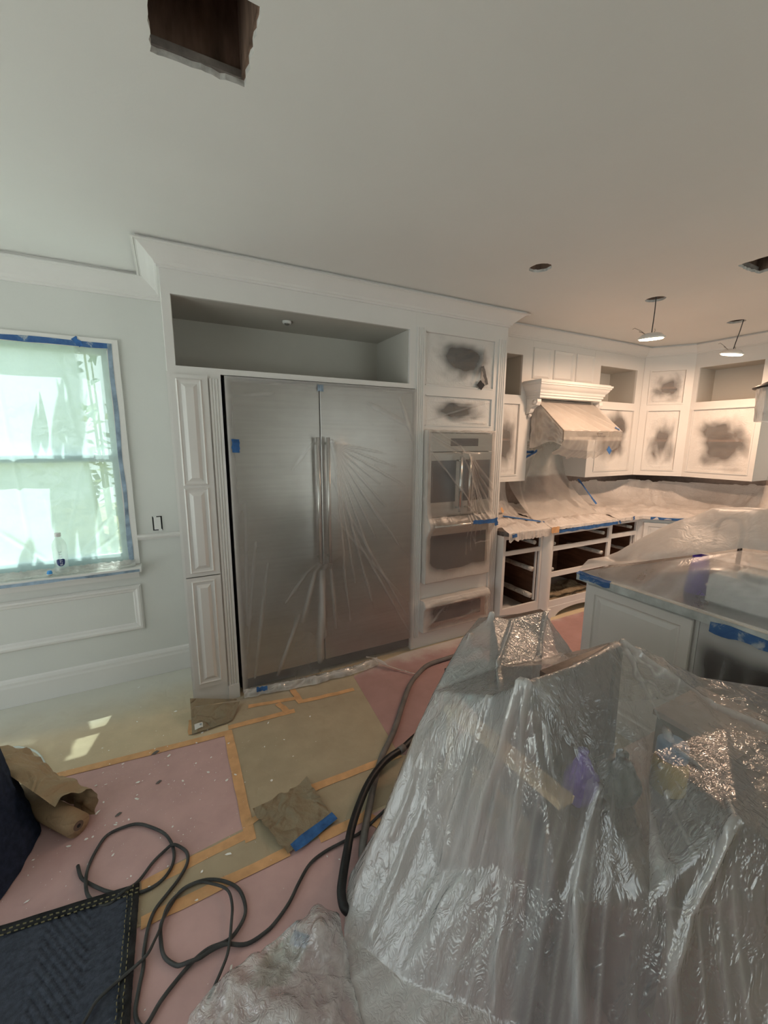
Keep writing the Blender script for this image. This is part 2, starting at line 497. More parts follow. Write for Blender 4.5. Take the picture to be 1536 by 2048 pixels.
    def sweep(self, path, prof, closed_prof=True, flip=1):
        """mouldings: profile [(out, z)] swept along a plan path with mitred corners; out = right of travel * flip"""
        n = len(path)
        b = len(self.v)
        P = [Vector((x, y)) for x, y in path]
        for i, p in enumerate(P):
            dirs = []
            if i > 0:
                dirs.append((p - P[i - 1]).normalized())
            if i < n - 1:
                dirs.append((P[i + 1] - p).normalized())
            ns = [Vector((d.y, -d.x)) * flip for d in dirs]
            if len(ns) == 2:
                mm = (ns[0] + ns[1])
                mm = mm / max(0.2, mm.dot(ns[0]))
            else:
                mm = ns[0]
            for o, z in prof:
                q = p + mm * o
                self.v.append((q.x, q.y, z))
        k = len(prof)
        for i in range(n - 1):
            for a in range(k if closed_prof else k - 1):
                c = (a + 1) % k
                self.f.append((b + i * k + a, b + i * k + c, b + (i + 1) * k + c, b + (i + 1) * k + a))
        if closed_prof:
            self.f.append(tuple(b + a for a in range(k)))
            self.f.append(tuple(b + (n - 1) * k + a for a in reversed(range(k))))
        return self

    def mesh(self, name, mat, smooth=False):
        me = bpy.data.meshes.new(name)
        me.from_pydata(self.v, [], self.f)
        if self.uv is not None:
            ul = me.uv_layers.new(name='UVMap')
            for lp in me.loops:
                ul.data[lp.index].uv = self.uv.get(lp.vertex_index, (0, 0))
            at = me.attributes.new('milk', 'FLOAT', 'POINT')
            at.data.foreach_set('value', [self.milk.get(i, 0.0) for i in range(len(self.v))])
        bm = bmesh.new()
        bm.from_mesh(me)
        bmesh.ops.recalc_face_normals(bm, faces=bm.faces)
        bm.to_mesh(me)
        bm.free()
        if mat is not None:
            me.materials.append(mat)
        if smooth:
            me.polygons.foreach_set('use_smooth', [True] * len(me.polygons))
        me.update()
        return me

    def build(self, name, mat, parent=None, smooth=False):
        o = bpy.data.objects.new(name, self.mesh(name, mat, smooth))
        COL.objects.link(o)
        if parent is not None:
            o.parent = parent
        return o


def tag(o, label, cat, group=None, kind=None):
    o['label'] = label
    o['category'] = cat
    if group:
        o['group'] = group
    if kind:
        o['kind'] = kind
    return o


def thing(name, label, cat, loc=(0, 0, 0), rz=0.0, group=None):
    o = bpy.data.objects.new(name, None)
    COL.objects.link(o)
    o.empty_display_size = 0.1
    o.location = loc
    o.rotation_euler = (0, 0, rz)
    return tag(o, label, cat, group)


def struct(o, label=None):
    o['kind'] = 'structure'
    if label:
        o['label'] = label
    return o


def copy_tree(o, parent=None):
    c = o.copy()
    COL.objects.link(c)
    c.parent = parent
    for ch in list(o.children):
        copy_tree(ch, c)
    return c


def nz(x, y, z=0.0):
    return noise.noise(Vector((x, y, z)))


def ridge(x, y, z=0.0):
    return 1.0 - 2.0 * abs(noise.noise(Vector((x, y, z))))


def crease(px, pz, lines):
    """sum of ridge lines (x0,z0,x1,z1,width,height): sharp folds in a sheet"""
    s = 0.0
    for x0, z0, x1, z1, w, h in lines:
        dx, dz = x1 - x0, z1 - z0
        L2 = dx * dx + dz * dz
        t = ((px - x0) * dx + (pz - z0) * dz) / L2
        if t < -0.1 or t > 1.1:
            continue
        tc = min(1, max(0, t))
        d = math.hypot(px - x0 - tc * dx, pz - z0 - tc * dz)
        if d < 3 * w:
            s += h * math.exp(-(d / w) ** 2) * (0.35 + 0.65 * math.sin(math.pi * min(1, max(0.06, tc))))
    return s


def drape(name, pts, edges, mat, sub=8, smooth_it=2, folds=(), crink=0.0, milkfn=None, fine=0.0, foldfn=None, loop=None):
    """taut sheet over 3-D control points (plan triangulation), subdivided, softened and folded"""
    p2 = [Vector((p[0], p[1])) for p in pts]
    vs, es, fs, ov, oe, of = geometry.delaunay_2d_cdt(p2, edges, [loop] if loop else [], 1 if loop else 0, 1e-5)
    zz = []
    for i, q in enumerate(vs):
        if ov[i]:
            zz.append(pts[ov[i][0]][2])
        else:
            zz.append(sorted((((q - a).length, pts[k][2]) for k, a in enumerate(p2)))[0][1])
    bm = bmesh.new()
    bv = [bm.verts.new((q.x, q.y, z)) for q, z in zip(vs, zz)]
    for f in fs:
        bm.faces.new([bv[i] for i in f])
    bmesh.ops.subdivide_edges(bm, edges=bm.edges[:], cuts=sub, use_grid_fill=True)
    bmesh.ops.triangulate(bm, faces=[f for f in bm.faces if len(f.verts) > 4])
    for _ in range(smooth_it):
        bmesh.ops.smooth_vert(bm, verts=[v for v in bm.verts if not v.is_boundary], factor=0.5, use_axis_x=True, use_axis_y=True, use_axis_z=True)
    bm.normal_update()
    offs = []
    milk = []
    for v in bm.verts:
        n = v.normal if v.normal.z >= 0 else -v.normal
        c = v.co
        d = 0.0
        mk = 0.0
        for amp, fr, zs, sd in folds:
            r = ridge(c.x * fr + sd, c.y * fr, c.z * fr * zs)
            d += amp * r
            mk += max(0.0, r) ** 6 * 0.6
        if foldfn:
            fd, fm = foldfn(c, n)
            d += fd
            mk += fm
        if crink:
            d += crink * ridge(c.x * 9 + 3, c.y * 9, c.z * 9) * max(0.0, nz(c.x * 2.1, c.y * 2.1, c.z * 2 + 5) + 0.35)
        if fine:
            d += fine * nz(c.x * 26, c.y * 26, c.z * 26)
        if v.is_boundary:
            d *= 0.4
        offs.append(n * d)
        milk.append(min(1.0, (milkfn(c, n) if milkfn else 0.0) + mk))
    for v, o in zip(bm.verts, offs):
        v.co += o
        v.co.z = max(v.co.z, 0.012)
    me = bpy.data.meshes.new(name)
    bm.to_mesh(me)
    bm.free()
    at = me.attributes.new('milk', 'FLOAT', 'POINT')
    at.data.foreach_set('value', milk)
    me.materials.append(mat)
    me.polygons.foreach_set('use_smooth', [True] * len(me.polygons))
    o = bpy.data.objects.new(name, me)
    COL.objects.link(o)
    return o


def text_mesh(body, size, name, mat, parent, fn, extrude=0.0):
    """flat lettering as mesh; fn maps (x, y) of the text plane to a point"""
    cu = bpy.data.curves.new('lettering', 'FONT')
    cu.body = body
    cu.size = size
    cu.align_x = 'CENTER'
    cu.align_y = 'CENTER'
    cu.resolution_u = 3
    to = bpy.data.objects.new('lettering', cu)
    COL.objects.link(to)
    bpy.context.view_layer.update()
    me = bpy.data.meshes.new_from_object(to.evaluated_get(bpy.context.evaluated_depsgraph_get()))
    bpy.data.objects.remove(to)
    for v in me.vertices:
        v.co = Vector(fn(v.co.x, v.co.y))
    me.materials.clear()
    me.materials.append(mat)
    o = bpy.data.objects.new(name, me)
    COL.objects.link(o)
    o.parent = parent
    return o


RAISED = [(0.0, 0.016), (0.004, 0.020), (0.042, 0.020), (0.047, 0.012), (0.052, 0.009), (0.058, 0.009), (0.075, 0.017), (0.078, 0.017)]
RAISED_S = [(0.0, 0.013), (0.003, 0.016), (0.028, 0.016), (0.032, 0.010), (0.036, 0.008), (0.040, 0.008), (0.052, 0.014), (0.054, 0.014)]
MOULD = [(0.0, 0.012), (0.006, 0.018), (0.018, 0.020), (0.026, 0.012), (0.032, 0.008), (0.045, 0.002)]
FLUTE = lambda x0, x1, y, t, n=3: None


def fluted(mb, x0, x1, yf, depth, z0, z1, n=3):
    """vertical stile with n round grooves on its front"""
    w = x1 - x0
    pts = [(x0, yf + depth), (x0, yf)]
    g = w / (n * 2 + 1) * 1.05
    step = w / (n + 1)
    for k in range(n):
        c = x0 + step * (k + 1)
        for a in (-1, -0.5, 0, 0.5, 1):
            pts.append((c + a * g / 2, yf + 0.006 * (1 - a * a)))
    pts += [(x1, yf), (x1, yf + depth)]
    mb.prism(pts, z0, z1)
    return mb


# ================================================================== THE SETTING
XLW, YFR = -2.5, -2.75
WX0, WX1, WZ0, WZ1 = -1.30, -0.295, 0.87, 2.255      # window opening
fl = struct(MB().box(XLW, XR, YFR, YW, -0.05, 0.0).build('floor', M['kraft_floor']), 'floor covered with tan paper')
struct(MB().plate(XLW, XR + 0.08, 0, ZC, YW, YW + 0.05, [(WX0, WX1, WZ0, WZ1)]).build('wall_back', M['wall']), 'freshly painted pale wall with the taped window')
o = struct(MB().plate(YFR, YW, 0, ZC, 0, 0.08, [(-0.6, 2.8, 0.05, 2.35)]).build('wall_left', M['wall']))
o.location, o.rotation_euler = (XLW, 0, 0), (0, 0, math.pi / 2)
o = struct(MB().plate(-YW - 0.05, -YFR, 0, ZC, 0, 0.08, []).build('wall_right', M['wall']))
o.location, o.rotation_euler = (XR, 0, 0), (0, 0, -math.pi / 2)
o = struct(MB().plate(-XR, -XLW, 0, ZC, 0, 0.08, [(-4.5, -2.1, 0.05, 2.25)]).build('wall_front', M['wall']))
o.location, o.rotation_euler = (0, YFR, 0), (0, 0, math.pi)

# ceiling with the cut holes
LAMPS = [(2.03, 1.91), (3.185, 1.905), (4.36, 1.905)]


def rough_rect(x0, x1, y0, y1, n=14, a=0.004, sd=0.0):
    pts = []
    for (ax, ay), (bx, by) in (((x0, y0), (x1, y0)), ((x1, y0), (x1, y1)), ((x1, y1), (x0, y1)), ((x0, y1), (x0, y0))):
        for k in range(n):
            t = k / n
            pts.append((ax + (bx - ax) * t + a * nz(t * 9, sd, ax * 7) * 2, ay + (by - ay) * t + a * nz(t * 9, sd + 5, ay * 7) * 2))
    return pts


def rough_disc(cx, cy, r, a, n=32):
    return [(cx + (r + a * nz(math.cos(k) * 3 + cx, math.sin(k) * 3, cy) * 2) * math.cos(2 * math.pi * k / n), cy + (r + a * nz(k * 0.9, cx, cy) * 2) * math.sin(2 * math.pi * k / n)) for k in range(n)]


HOLES = [rough_rect(0.035, 0.275, 1.165, 1.415, sd=1.0), rough_rect(3.0, 3.26, 1.08, 1.35, sd=4.0, a=0.006)]
HOLES += [rough_disc(x, y, 0.064, 0.005 if i == 0 else 0.002) for i, (x, y) in enumerate(LAMPS)]
bm = bmesh.new()
outer = [(XLW, YFR), (XR, YFR), (XR, YW), (XLW, YW)]
for lp in [outer] + HOLES:
    vs = [bm.verts.new((x, y, ZC)) for x, y in lp]
    for i in range(len(vs)):
        bm.edges.new((vs[i], vs[(i + 1) % len(vs)]))
bmesh.ops.triangle_fill(bm, use_beauty=True, use_dissolve=False, edges=bm.edges[:], normal=(0, 0, -1))
me = bpy.data.meshes.new('ceiling')
bm.to_mesh(me)
bm.free()
me.materials.append(M['ceil'])
ceil = bpy.data.objects.new('ceiling', me)
COL.objects.link(ceil)
struct(ceil, 'white plaster ceiling with cut holes')
for h in HOLES:
    n = len(h)
    mb = MB()
    mb.v = [(x, y, ZC) for x, y in h] + [(x + 0.002 * nz(i, 1), y + 0.002 * nz(i, 5), ZC + 0.016) for i, (x, y) in enumerate(h)]
    mb.f = [(i, (i + 1) % n, n + (i + 1) % n, n + i) for i in range(n)]
    mb.build('plaster_edge', M['gypsum'], ceil)
for (x0, x1, y0, y1) in ((0.01, 0.268, 1.13, 1.43), (2.97, 3.27, 1.05, 1.365)):
    z0, z1 = ZC + 0.017, ZC + 0.34
    for b in ((x0 - 0.03, x0, y0, y1), (x1, x1 + 0.03, y0, y1), (x0 - 0.03, x1 + 0.03, y0 - 0.03, y0), (x0 - 0.03, x1 + 0.03, y1, y1 + 0.03)):
        MB().box(*b, z0, z1).build('joist', M['attic_wood'], ceil)
    MB().box(x0 - 0.03, x1 + 0.03, y0 - 0.03, y1 + 0.03, z1, z1 + 0.02).build('attic_board', M['attic_wood'], ceil)
    MB().box(x0, x1, y1 - 0.012, y1, z0 + 0.006, z0 + 0.026).build('nailer', M['nailer'], ceil)
for x, y in LAMPS:
    MB().lathe([(0.11, ZC + 0.017), (0.11, ZC + 0.16), (0.002, ZC + 0.165)], x, y, 20, False).build('hole_cavity', M['attic_wood'], ceil)

# crown mouldings
CP = [(0.0, 0.0), (0.012, 0.0), (0.012, 0.012), (0.020, 0.016), (0.026, 0.028), (0.034, 0.034), (0.046, 0.044), (0.062, 0.060), (0.080, 0.074), (0.094, 0.084), (0.104, 0.086), (0.106, 0.083), (0.110, 0.085), (0.118, 0.086), (0.118, 0.091), (0.096, 0.091), (0.096, 0.106), (0.0, 0.106)]
crown = lambda zb, s=1.0, sz=1.0: [(o_ * s, zb + z_ * sz) for o_, z_ in CP]
struct(MB().sweep([(XLW, YW), (XL, YW)], crown(2.575, 0.9, 1.225)).build('trim_1', M['trim']), 'white crown moulding above the window')
struct(MB().sweep([(XL, YW - 0.005), (XL, YF), (XT, YF), (XT, YU)], crown(2.600, 1.0, 0.99)).build('trim_2', M['trim']), 'white crown moulding on the tall cabinets')
DX0, DY0, DX1, DY1 = 4.75, 2.88, 5.03, 2.51       # diagonal corner cabinet front
struct(MB().sweep([(XT + 0.001, YU), (DX0, DY0), (DX1, DY1), (DX1, 1.70), (XR, 1.70)], crown(2.605, 0.75, 0.94)).build('trim_3', M['trim']), 'white crown moulding above the wall cabinets')
# chair rail, wainscot panel, baseboard
RP = [(0, 0), (0.010, 0), (0.014, 0.010), (0.022, 0.016), (0.026, 0.026), (0.022, 0.034), (0.012, 0.040), (0.0, 0.042)]
struct(MB().sweep([(-0.235, YW), (XL, YW)], [(a, 1.012 + b) for a, b in RP]).build('trim_4', M['trim']), 'short white chair rail beside the window')
BP = [(0, 0), (0.018, 0), (0.018, 0.13), (0.014, 0.145), (0.014, 0.16), (0.008, 0.175), (0.0, 0.185)]
struct(MB().sweep([(XLW, YW), (XL, YW)], [(a, 0.001 + b) for a, b in BP]).build('baseboard_back', M['trim']), 'white baseboard under the window')
pm = MB()
for k, (ins, zz_) in enumerate(((0, 0),)):
    px0, px1, pz0, pz1 = -1.45, -0.245, 0.372, 0.70
    prof = [(0.0, 0.0), (0.0, 0.010), (0.010, 0.020), (0.022, 0.021), (0.034, 0.012), (0.044, 0.010), (0.052, 0.0)]
    b0 = 0
    for ins2, out2 in prof:
        pm.v += [(px0 + ins2, YW - out2, pz0 + ins2), (px1 - ins2, YW - out2, pz0 + ins2), (px1 - ins2, YW - out2, pz1 - ins2), (px0 + ins2, YW - out2, pz1 - ins2)]
    for i in range(len(prof) - 1):
        for q in range(4):
            q2 = (q + 1) % 4
            pm.f.append((i * 4 + q, i * 4 + q2, (i + 1) * 4 + q2, (i + 1) * 4 + q))
struct(pm.build('trim_5', M['trim']), 'white picture-frame moulding on the wainscot')

# window: casing, jamb, two sashes with panes, stool
win = thing('window_1', 'white double-hung window taped over with plastic film', 'window')
del win['category']
win['kind'] = 'structure'
mb = MB().plate(WX0 - 0.06, WX1 + 0.06, WZ0 - 0.02, WZ1 + 0.055, YW - 0.018, YW - 0.0005, [(WX0, WX1, WZ0 - 0.02, WZ1)])
mb.build('casing', M['trim'], win)
MB().box(WX0 - 0.10, WX1 + 0.07, YW - 0.105, YW - 0.001, 0.815, 0.848).build('sill', M['trim'], win)
MB().box(WX0 - 0.06, WX1 + 0.05, YW - 0.03, YW - 0.001, 0.76, 0.8145).build('apron', M['trim'], win)
ZM = 1.575


def sash(z0, z1, y0, bot, top):
    s = MB().plate(WX0 + 0.002, WX1 - 0.002, z0, z1, y0, y0 + 0.022, [(WX0 + 0.04, WX1 - 0.04, z0 + bot, z1 - top)]).build('sash', M['white_plastic'], win)
    MB().box(WX0 + 0.039, WX1 - 0.039, y0 + 0.009, y0 + 0.013, z0 + bot - 0.001, z1 - top + 0.001).build('pane', M['glass'], s)


sash(ZM - 0.025, WZ1 - 0.002, YW + 0.027, 0.045, 0.035)
sash(WZ0 + 0.002, ZM + 0.02, YW + 0.003, 0.06, 0.045)

# outside: lawn, pale wall, hedge, shrub whose leaves shade the film
struct(MB().box(-14, 14, YW + 0.06, 14, -0.3, -0.12).build('outdoor_ground', M['grass']), 'sunlit lawn outside the window')
struct(MB().box(-14, 14, -14, YW + 0.055, -0.3, -0.12).build('outdoor_bounce_ground', M['bounce_ground']), 'unseen pale ground added round the house to bounce daylight')  # out of view, added to bounce sunlight up onto the ceiling


def leaf_mesh(L, wd):
    mb = MB()
    n = 6
    for i in range(n + 1):
        t = i / n
        w = wd * math.sin(math.pi * min(1, t ** 0.75)) * (1 - 0.25 * t) if 0 < i < n else 0.002
        z = -0.25 * L * t * t
        mb.v += [(L * t, -w, z - 0.004), (L * t, 0, z + 0.012 * math.sin(math.pi * t)), (L * t, w, z - 0.004)]
    for i in range(n):
        for k in (0, 1):
            a = i * 3 + k
            mb.f.append((a, a + 1, a + 4, a + 3))
    return mb.mesh('leaf', M['leaf'], True)


SUN = Vector((-0.25, -1.0, -2.9)).normalized()
shrub = thing('outdoor_shrub', 'tall broad-leaved shrub growing outside behind the taped window', 'shrub', (-0.45, 4.05, -0.12))
lm = [leaf_mesh(0.16, 0.030), leaf_mesh(0.12, 0.026), leaf_mesh(0.20, 0.036)]
# leaves sit up the sun's path from the patches of the film that they shade
spots = []
rs = random.Random(3)
for k in range(30):                    # lower sash: the side next to the jamb is mostly shaded
    spots.append((-0.62 + 0.14 * rs.random(), 0.96 + 0.50 * rs.random()))
for k in range(6):                     # leaf tips over the meeting rail
    spots.append((-0.68 + 0.18 * rs.random(), 1.585 + 0.08 * rs.random()))
for k in range(7):                     # beside the jamb in the upper sash
    spots.append((-0.52 + 0.05 * rs.random(), 1.60 + 0.42 * rs.random()))
spots += [(-0.80, 1.15), (-0.83, 1.10), (-0.78, 1.02), (-0.72, 1.62), (-0.86, 1.0)]
for k, (xf, zf) in enumerate(spots):
    xf = min(xf, -0.50)
    dist = 0.75 + 1.0 * rs.random()
    p = Vector((xf, YW + 0.012, zf)) - SUN * dist
    o = bpy.data.objects.new('leaf', lm[k % 3])
    COL.objects.link(o)
    o.parent = shrub
    o.location = p - shrub.location
    o.rotation_euler = (rs.uniform(-0.5, 0.5), rs.uniform(-0.9, 0.3), rs.choice((1.57, -1.57)) + rs.uniform(-0.55, 0.55))
sm = MB()
for k in range(7):
    a = k * 0.9
    sm.tube([(0.05 * math.cos(a), 0.05 * math.sin(a), 0), (0.12 * math.cos(a), 0.1 * math.sin(a), 1.2), (0.28 * math.cos(a), 0.22 * math.sin(a), 2.3 + 0.1 * k)], [0.02, 0.014, 0.006], 6)
sm.build('stem', M['hedge'], shrub)
hb = MB()
for k in range(2600):
    x, y, z = rs.uniform(-6, 5), rs.uniform(8.2, 9.2), rs.uniform(-0.12, 2.3)
    s = rs.uniform(0.06, 0.14)
    a, b_ = rs.uniform(0, 6.28), rs.uniform(-0.8, 0.8)
    d1 = Vector((math.cos(a), math.sin(a) * 0.5, b_)) * s
    d3 = Vector((-math.sin(a), math.cos(a), 0.6)) * s * 0.5
    c = Vector((x, y, z))
    i0 = len(hb.v)
    hb.v += [tuple(c - d1), tuple(c + d3), tuple(c + d1), tuple(c - d3)]
    hb.f.append((i0, i0 + 1, i0 + 2, i0 + 3))
tag(hb.build('hedge', M['hedge']), 'green hedge across the lawn outside the window', 'hedge', kind='stuff')

# window film: milky sheet taped over the casing; the rim beside the right jamb is clear and crumpled
FX0, FX1, FZ0, FZ1 = WX0 + 0.004, WX1 - 0.004, WZ0 + 0.004, WZ1 - 0.004
wl = [(-0.62, 0.88, -0.33, 1.25, 0.010, 0.012), (-0.60, 0.88, -0.30, 1.10, 0.008, 0.012), (-0.66, 0.88, -0.70, 1.35, 0.008, 0.008), (-0.68, 0.88, -0.95, 1.15, 0.01, 0.012), (-0.66, 0.9, -0.50, 1.5, 0.007, 0.008),
      (-0.80, 0.88, -0.85, 2.2, 0.010, 0.010), (-0.70, 1.6, -0.72, 1.95, 0.006, 0.006), (-0.36, 0.9, -0.33, 2.2, 0.010, 0.012), (-0.40, 1.2, -0.34, 1.9, 0.008, 0.010)]


def wfn(u, v):
    x, z = FX0 + (FX1 - FX0) * u, FZ0 + (FZ1 - FZ0) * v
    e = min(1.0, 8 * min(u, 1 - u, v, 1 - v))
    y = YW - 0.004 - e * (crease(x, z, wl) * 0.5 + 0.003 * nz(x * 6, z * 6, 1) + (0.004 * ridge(x * 16, z * 9, 2) if x > -0.42 else 0))
    return (x, y, z)


def wmk(u, v):
    x, z = FX0 + (FX1 - FX0) * u, FZ0 + (FZ1 - FZ0) * v
    edge = -0.455 + 0.012 * nz(z * 6, 2)
    t = min(1, max(0, (edge - x) / 0.02 + 0.5))
    return t * 1.0 + 0.35 * min(1, crease(x, z, wl) * 60)


M['film_window2'] = film('window_film_sheet', 0.60, (0.75, 0.92, 0.93), 0.4, 0.34, 0.25, 12, 0.72, 0.3, (0.95, 1.0, 0.98))
tag(MB().grid(110, 150, wfn, wmk).build('window_masking_film', M['film_window2'], None, True), 'milky plastic film stretched over the bright window', 'plastic film')
# crumpled film skirt lying on the sill
tag(MB().grid(90, 16, lambda u, v: (FX0 + 0.02 + (FX1 - FX0 + 0.02) * u,
                                    YW - 0.020 - 0.075 * v + 0.004 * ridge(u * 22, v * 3),
                                    0.851 + 0.028 * (1 - v) ** 2 + 0.008 * abs(ridge(u * 30, v * 4, 3)) + 0.002),
                  lambda u, v: 0.4 + 0.4 * max(0, ridge(u * 22, v * 3))).build('sill_film', M['film_clear'], None, True),
    'crumpled clear film gathered along the window sill', 'plastic film')


def tape(name, p0, p1, w, t, mat, label, group=None, up=(0, 0, 1), cat='tape', wob=0.004, n=10, ragged=False):
    """flat strip from p0 to p1, slightly uneven; up = normal of the surface it is stuck on"""
    p0, p1, up = Vector(p0), Vector(p1), Vector(up)
    d = (p1 - p0)
    s = d.normalized().cross(up).normalized()
    mb = MB()
    sd = p0.x * 3.1 + p0.z * 1.7 + p1.y
    for i in range(n + 1):
        q = i / n
        c = p0 + d * q
        a = wob * nz(q * 5, sd, 1) * 2
        b = wob * nz(q * 5, sd, 7) * 2
        if ragged:
            b += 0.015 * abs(nz(q * 9, sd, 3))
        h = up * (0.0004 + 0.0012 * abs(nz(q * 7, sd, 4)))
        for k, zz in ((-w / 2 + a, 0), (w / 2 + b, 0), (w / 2 + b, t), (-w / 2 + a, t)):
            mb.v.append(tuple(c + s * k + up * zz + h))
    for i in range(n):
        for k in range(4):
            k2 = (k + 1) % 4
            mb.f.append((i * 4 + k, i * 4 + k2, i * 4 + 4 + k2, i * 4 + 4 + k))
    mb.f += [(0, 1, 2, 3), (n * 4 + 3, n * 4 + 2, n * 4 + 1, n * 4)]
    return tag(mb.build(name, mat), label, cat, group)


yt = YW - 0.0185
tape('blue_tape_strip', (WX1 + 0.012, yt, WZ1 + 0.012), (WX0, yt, WZ1 + 0.012), 0.030, 0.0006, M['blue_smeared'], 'blue painters tape along the head of the window', up=(0, -1, 0), ragged=True)
tape('blue_tape_strip', (WX1 + 0.014, yt, 0.86), (WX1 + 0.014, yt, WZ1 + 0.03), 0.026, 0.0006, M['blue_dusty'], 'paint-dusted blue tape down the window jamb', up=(0, -1, 0), n=24)
tape('blue_tape_strip', (WX0, YW - 0.1055, 0.828), (WX1 + 0.06, YW - 0.1055, 0.826), 0.018, 0.0006, M['blue_dusty'], 'thin dusty blue tape along the front edge of the window sill', up=(0, -1, 0), n=24)
tape('blue_tape_strip', (-0.46, YW - 0.020, WZ1 + 0.045), (-0.425, YW - 0.020, WZ1 + 0.0), 0.030, 0.001, M['blue_tape'], 'short folded scrap of blue tape stuck over the head of the window', up=(0, -1, 0))

# wall box with a switch left unplated
sw = thing('wall_switch', 'white switch in an uncovered wall box beside the window', 'switch', (-0.108, YW, 1.12))
MB().box(-0.030, 0.030, -0.0015, -0.0003, -0.05, 0.05).build('box_opening', M['black_gap'], sw)
MB().box(-0.021, 0.021, -0.010, -0.0016, -0.042, 0.044).build('rocker', M['white_plastic'], sw)
MB().box(-0.024, -0.004, -0.006, -0.0016, 0.044, 0.053).build('mounting_tab', M['white_plastic'], sw)
MB().box(0.004, 0.026, -0.006, -0.0016, -0.053, -0.042).build('mounting_tab', M['white_plastic'], sw)

# bottle and cap on the sill
bt = thing('water_bottle', 'clear plastic water bottle standing on the window sill', 'bottle', (-0.655, YW - 0.062, 0.865))
MB().lathe([(0.030, 0), (0.036, 0.004), (0.037, 0.02), (0.0355, 0.06), (0.037, 0.10), (0.037, 0.165), (0.035, 0.185), (0.027, 0.205), (0.016, 0.222), (0.0135, 0.228), (0.0135, 0.236)], 0, 0, 28).build('body', M['bottle_pet'], bt, True)
MB().lathe([(0.016, 0.231), (0.0165, 0.233), (0.0165, 0.252), (0.015, 0.255)], 0, 0, 24).build('cap', M['white_plastic'], bt, True)
cyl = lambda r, off=-2.0: (lambda x, z: (r * math.sin(x / r + 0.15), -r * math.cos(x / r + 0.15), z))
lb = MB()
cf = cyl(0.0376)
n = 24
ring = [(0.022 * (1 if abs(math.cos(t)) > 0.0 else 1) * math.copysign(abs(math.cos(t)) ** 0.75, math.cos(t)), 0.078 + 0.030 * math.copysign(abs(math.sin(t)) ** (1.0 if math.sin(t) < 0 else 0.45), math.sin(t)) * (1.0 if math.sin(t) < 0 else 0.55)) for t in [2 * math.pi * k / n for k in range(n)]]
for s in (0.0, 0.35, 0.7, 1.0):
    for x, z in ring:
        lb.v.append(cf(x * s, 0.078 + (z - 0.078) * s))
for i in range(3):
    for k in range(n):
        lb.f.append((i * n + k, i * n + (k + 1) % n, (i + 1) * n + (k + 1) % n, (i + 1) * n + k))
pr = lb.build('label_patch', M['navy_print'], bt, True)
cf2 = cyl(0.0379)
text_mesh('smart', 0.036, 'lettering', M['pale_print'], bt, lambda x, y: cf2(-y * 0.8, 0.098 + x * 1.15))
text_mesh('water', 0.012, 'small_print', M['grey_print'], bt, lambda x, y: cf2(x, 0.028 + y))
cp = thing('bottle_cap', 'small blue cap lying beside the water bottle', 'bottle cap', (-0.715, YW - 0.085, 0.864))
MB().lathe([(0.012, 0), (0.014, 0.002), (0.014, 0.014), (0.010, 0.024), (0.004, 0.026)], 0, 0, 18).build('cap_dome', M['cap_blue'], cp, True)
MB().lathe([(0.0145, 0.0), (0.016, 0.001), (0.016, 0.004), (0.0145, 0.005)], 0, 0, 18).build('cap_ring', M['white_plastic'], cp, True)
# ================================================================== TALL CABINETS
YI = YW - 0.02      # inside back of cabinets
fc = thing('refrigerator_cabinet', 'tall white cabinet surround with an open niche above the refrigerator', 'cabinet')
NX0, NX1, NZ0, NZ1 = 0.070, 1.590, 2.105, 2.478
FR0, FR1, FRT = 0.303, 1.645, 2.072
MB().plate(XL, 1.640, 2.0725, 2.62, YF, YF + 0.02, [(NX0, NX1, NZ0, NZ1)]).build('face_frame', M['trim'], fc)
MB().plate(XL, FR0 - 0.001, 0.0, 2.0725, YF, YF + 0.02, [(0.036, 0.226, 0.13, 2.06)]).build('left_stile', M['trim'], fc)
MB().shell(NX0 - 0.01, NX1 + 0.01, YF + 0.02, YI, NZ0 - 0.014, NZ1 + 0.014, 0.014).build('niche', M['niche_shade'], fc)
MB().box(XL, XL + 0.018, YF + 0.02, YW - 0.001, 0.0, 2.6).build('side_panel', M['trim'], fc)
MB().box(FR0 - 0.02, FR0 - 0.002, YF + 0.02, YW - 0.001, 0.0, 2.07).build('partition', M['trim'], fc)
mb = MB()
for k in range(4):
    mb.box(XL - 0.0025 - 0.003 * (k % 2), XL, YF + 0.004 + 0.006 * k, YF + 0.007 + 0.006 * k, 0.02, 2.07)
mb.build('corner_bead', M['trim'], fc)
fluted(MB(), 0.238, 0.300, YF - 0.012, 0.0118, 0.10, 2.045, 3).build('fluted_stile', M['trim'], fc)
MB().box(0.232, 0.301, YF - 0.018, YF - 0.0001, 0.0, 0.10).build('plinth_block', M['trim'], fc)
for nm, (z0, z1), ps in (('pull_out_door', (0.873, 2.058), ((1.43, 2.035), (0.895, 1.415))), ('pull_out_door', (0.132, 0.866), ((0.16, 0.845),))):
    d = MB().box(0.034, 0.228, YF - 0.018, YF - 0.0003, z0, z1).build(nm, M['trim'], fc)
    for a, b in ps:
        MB().panel(0.062, 0.196, a, b, YF - 0.0181, [(0.0, 0.003), (0.006, 0.009), (0.013, 0.004), (0.026, 0.002), (0.046, 0.013), (0.050, 0.013)]).build('raised_panel', M['trim'], d)
MB().box(0.030, 0.231, YF - 0.008, YF - 0.0001, 0.0, 0.128).build('toe_board', M['trim'], fc)
pk = thing('puck_light', 'small white round puck light in the niche ceiling', 'light', (0.765, YF + 0.22, NZ1 - 0.0005))
MB().lathe([(0.030, 0), (0.030, -0.012), (0.026, -0.016)], 0, 0, 20).build('rim', M['white_plastic'], pk, True)
MB().lathe([(0.018, -0.0165), (0.015, -0.024), (0.004, -0.026)], 0, 0, 16).build('socket', M['wire'], pk, True)

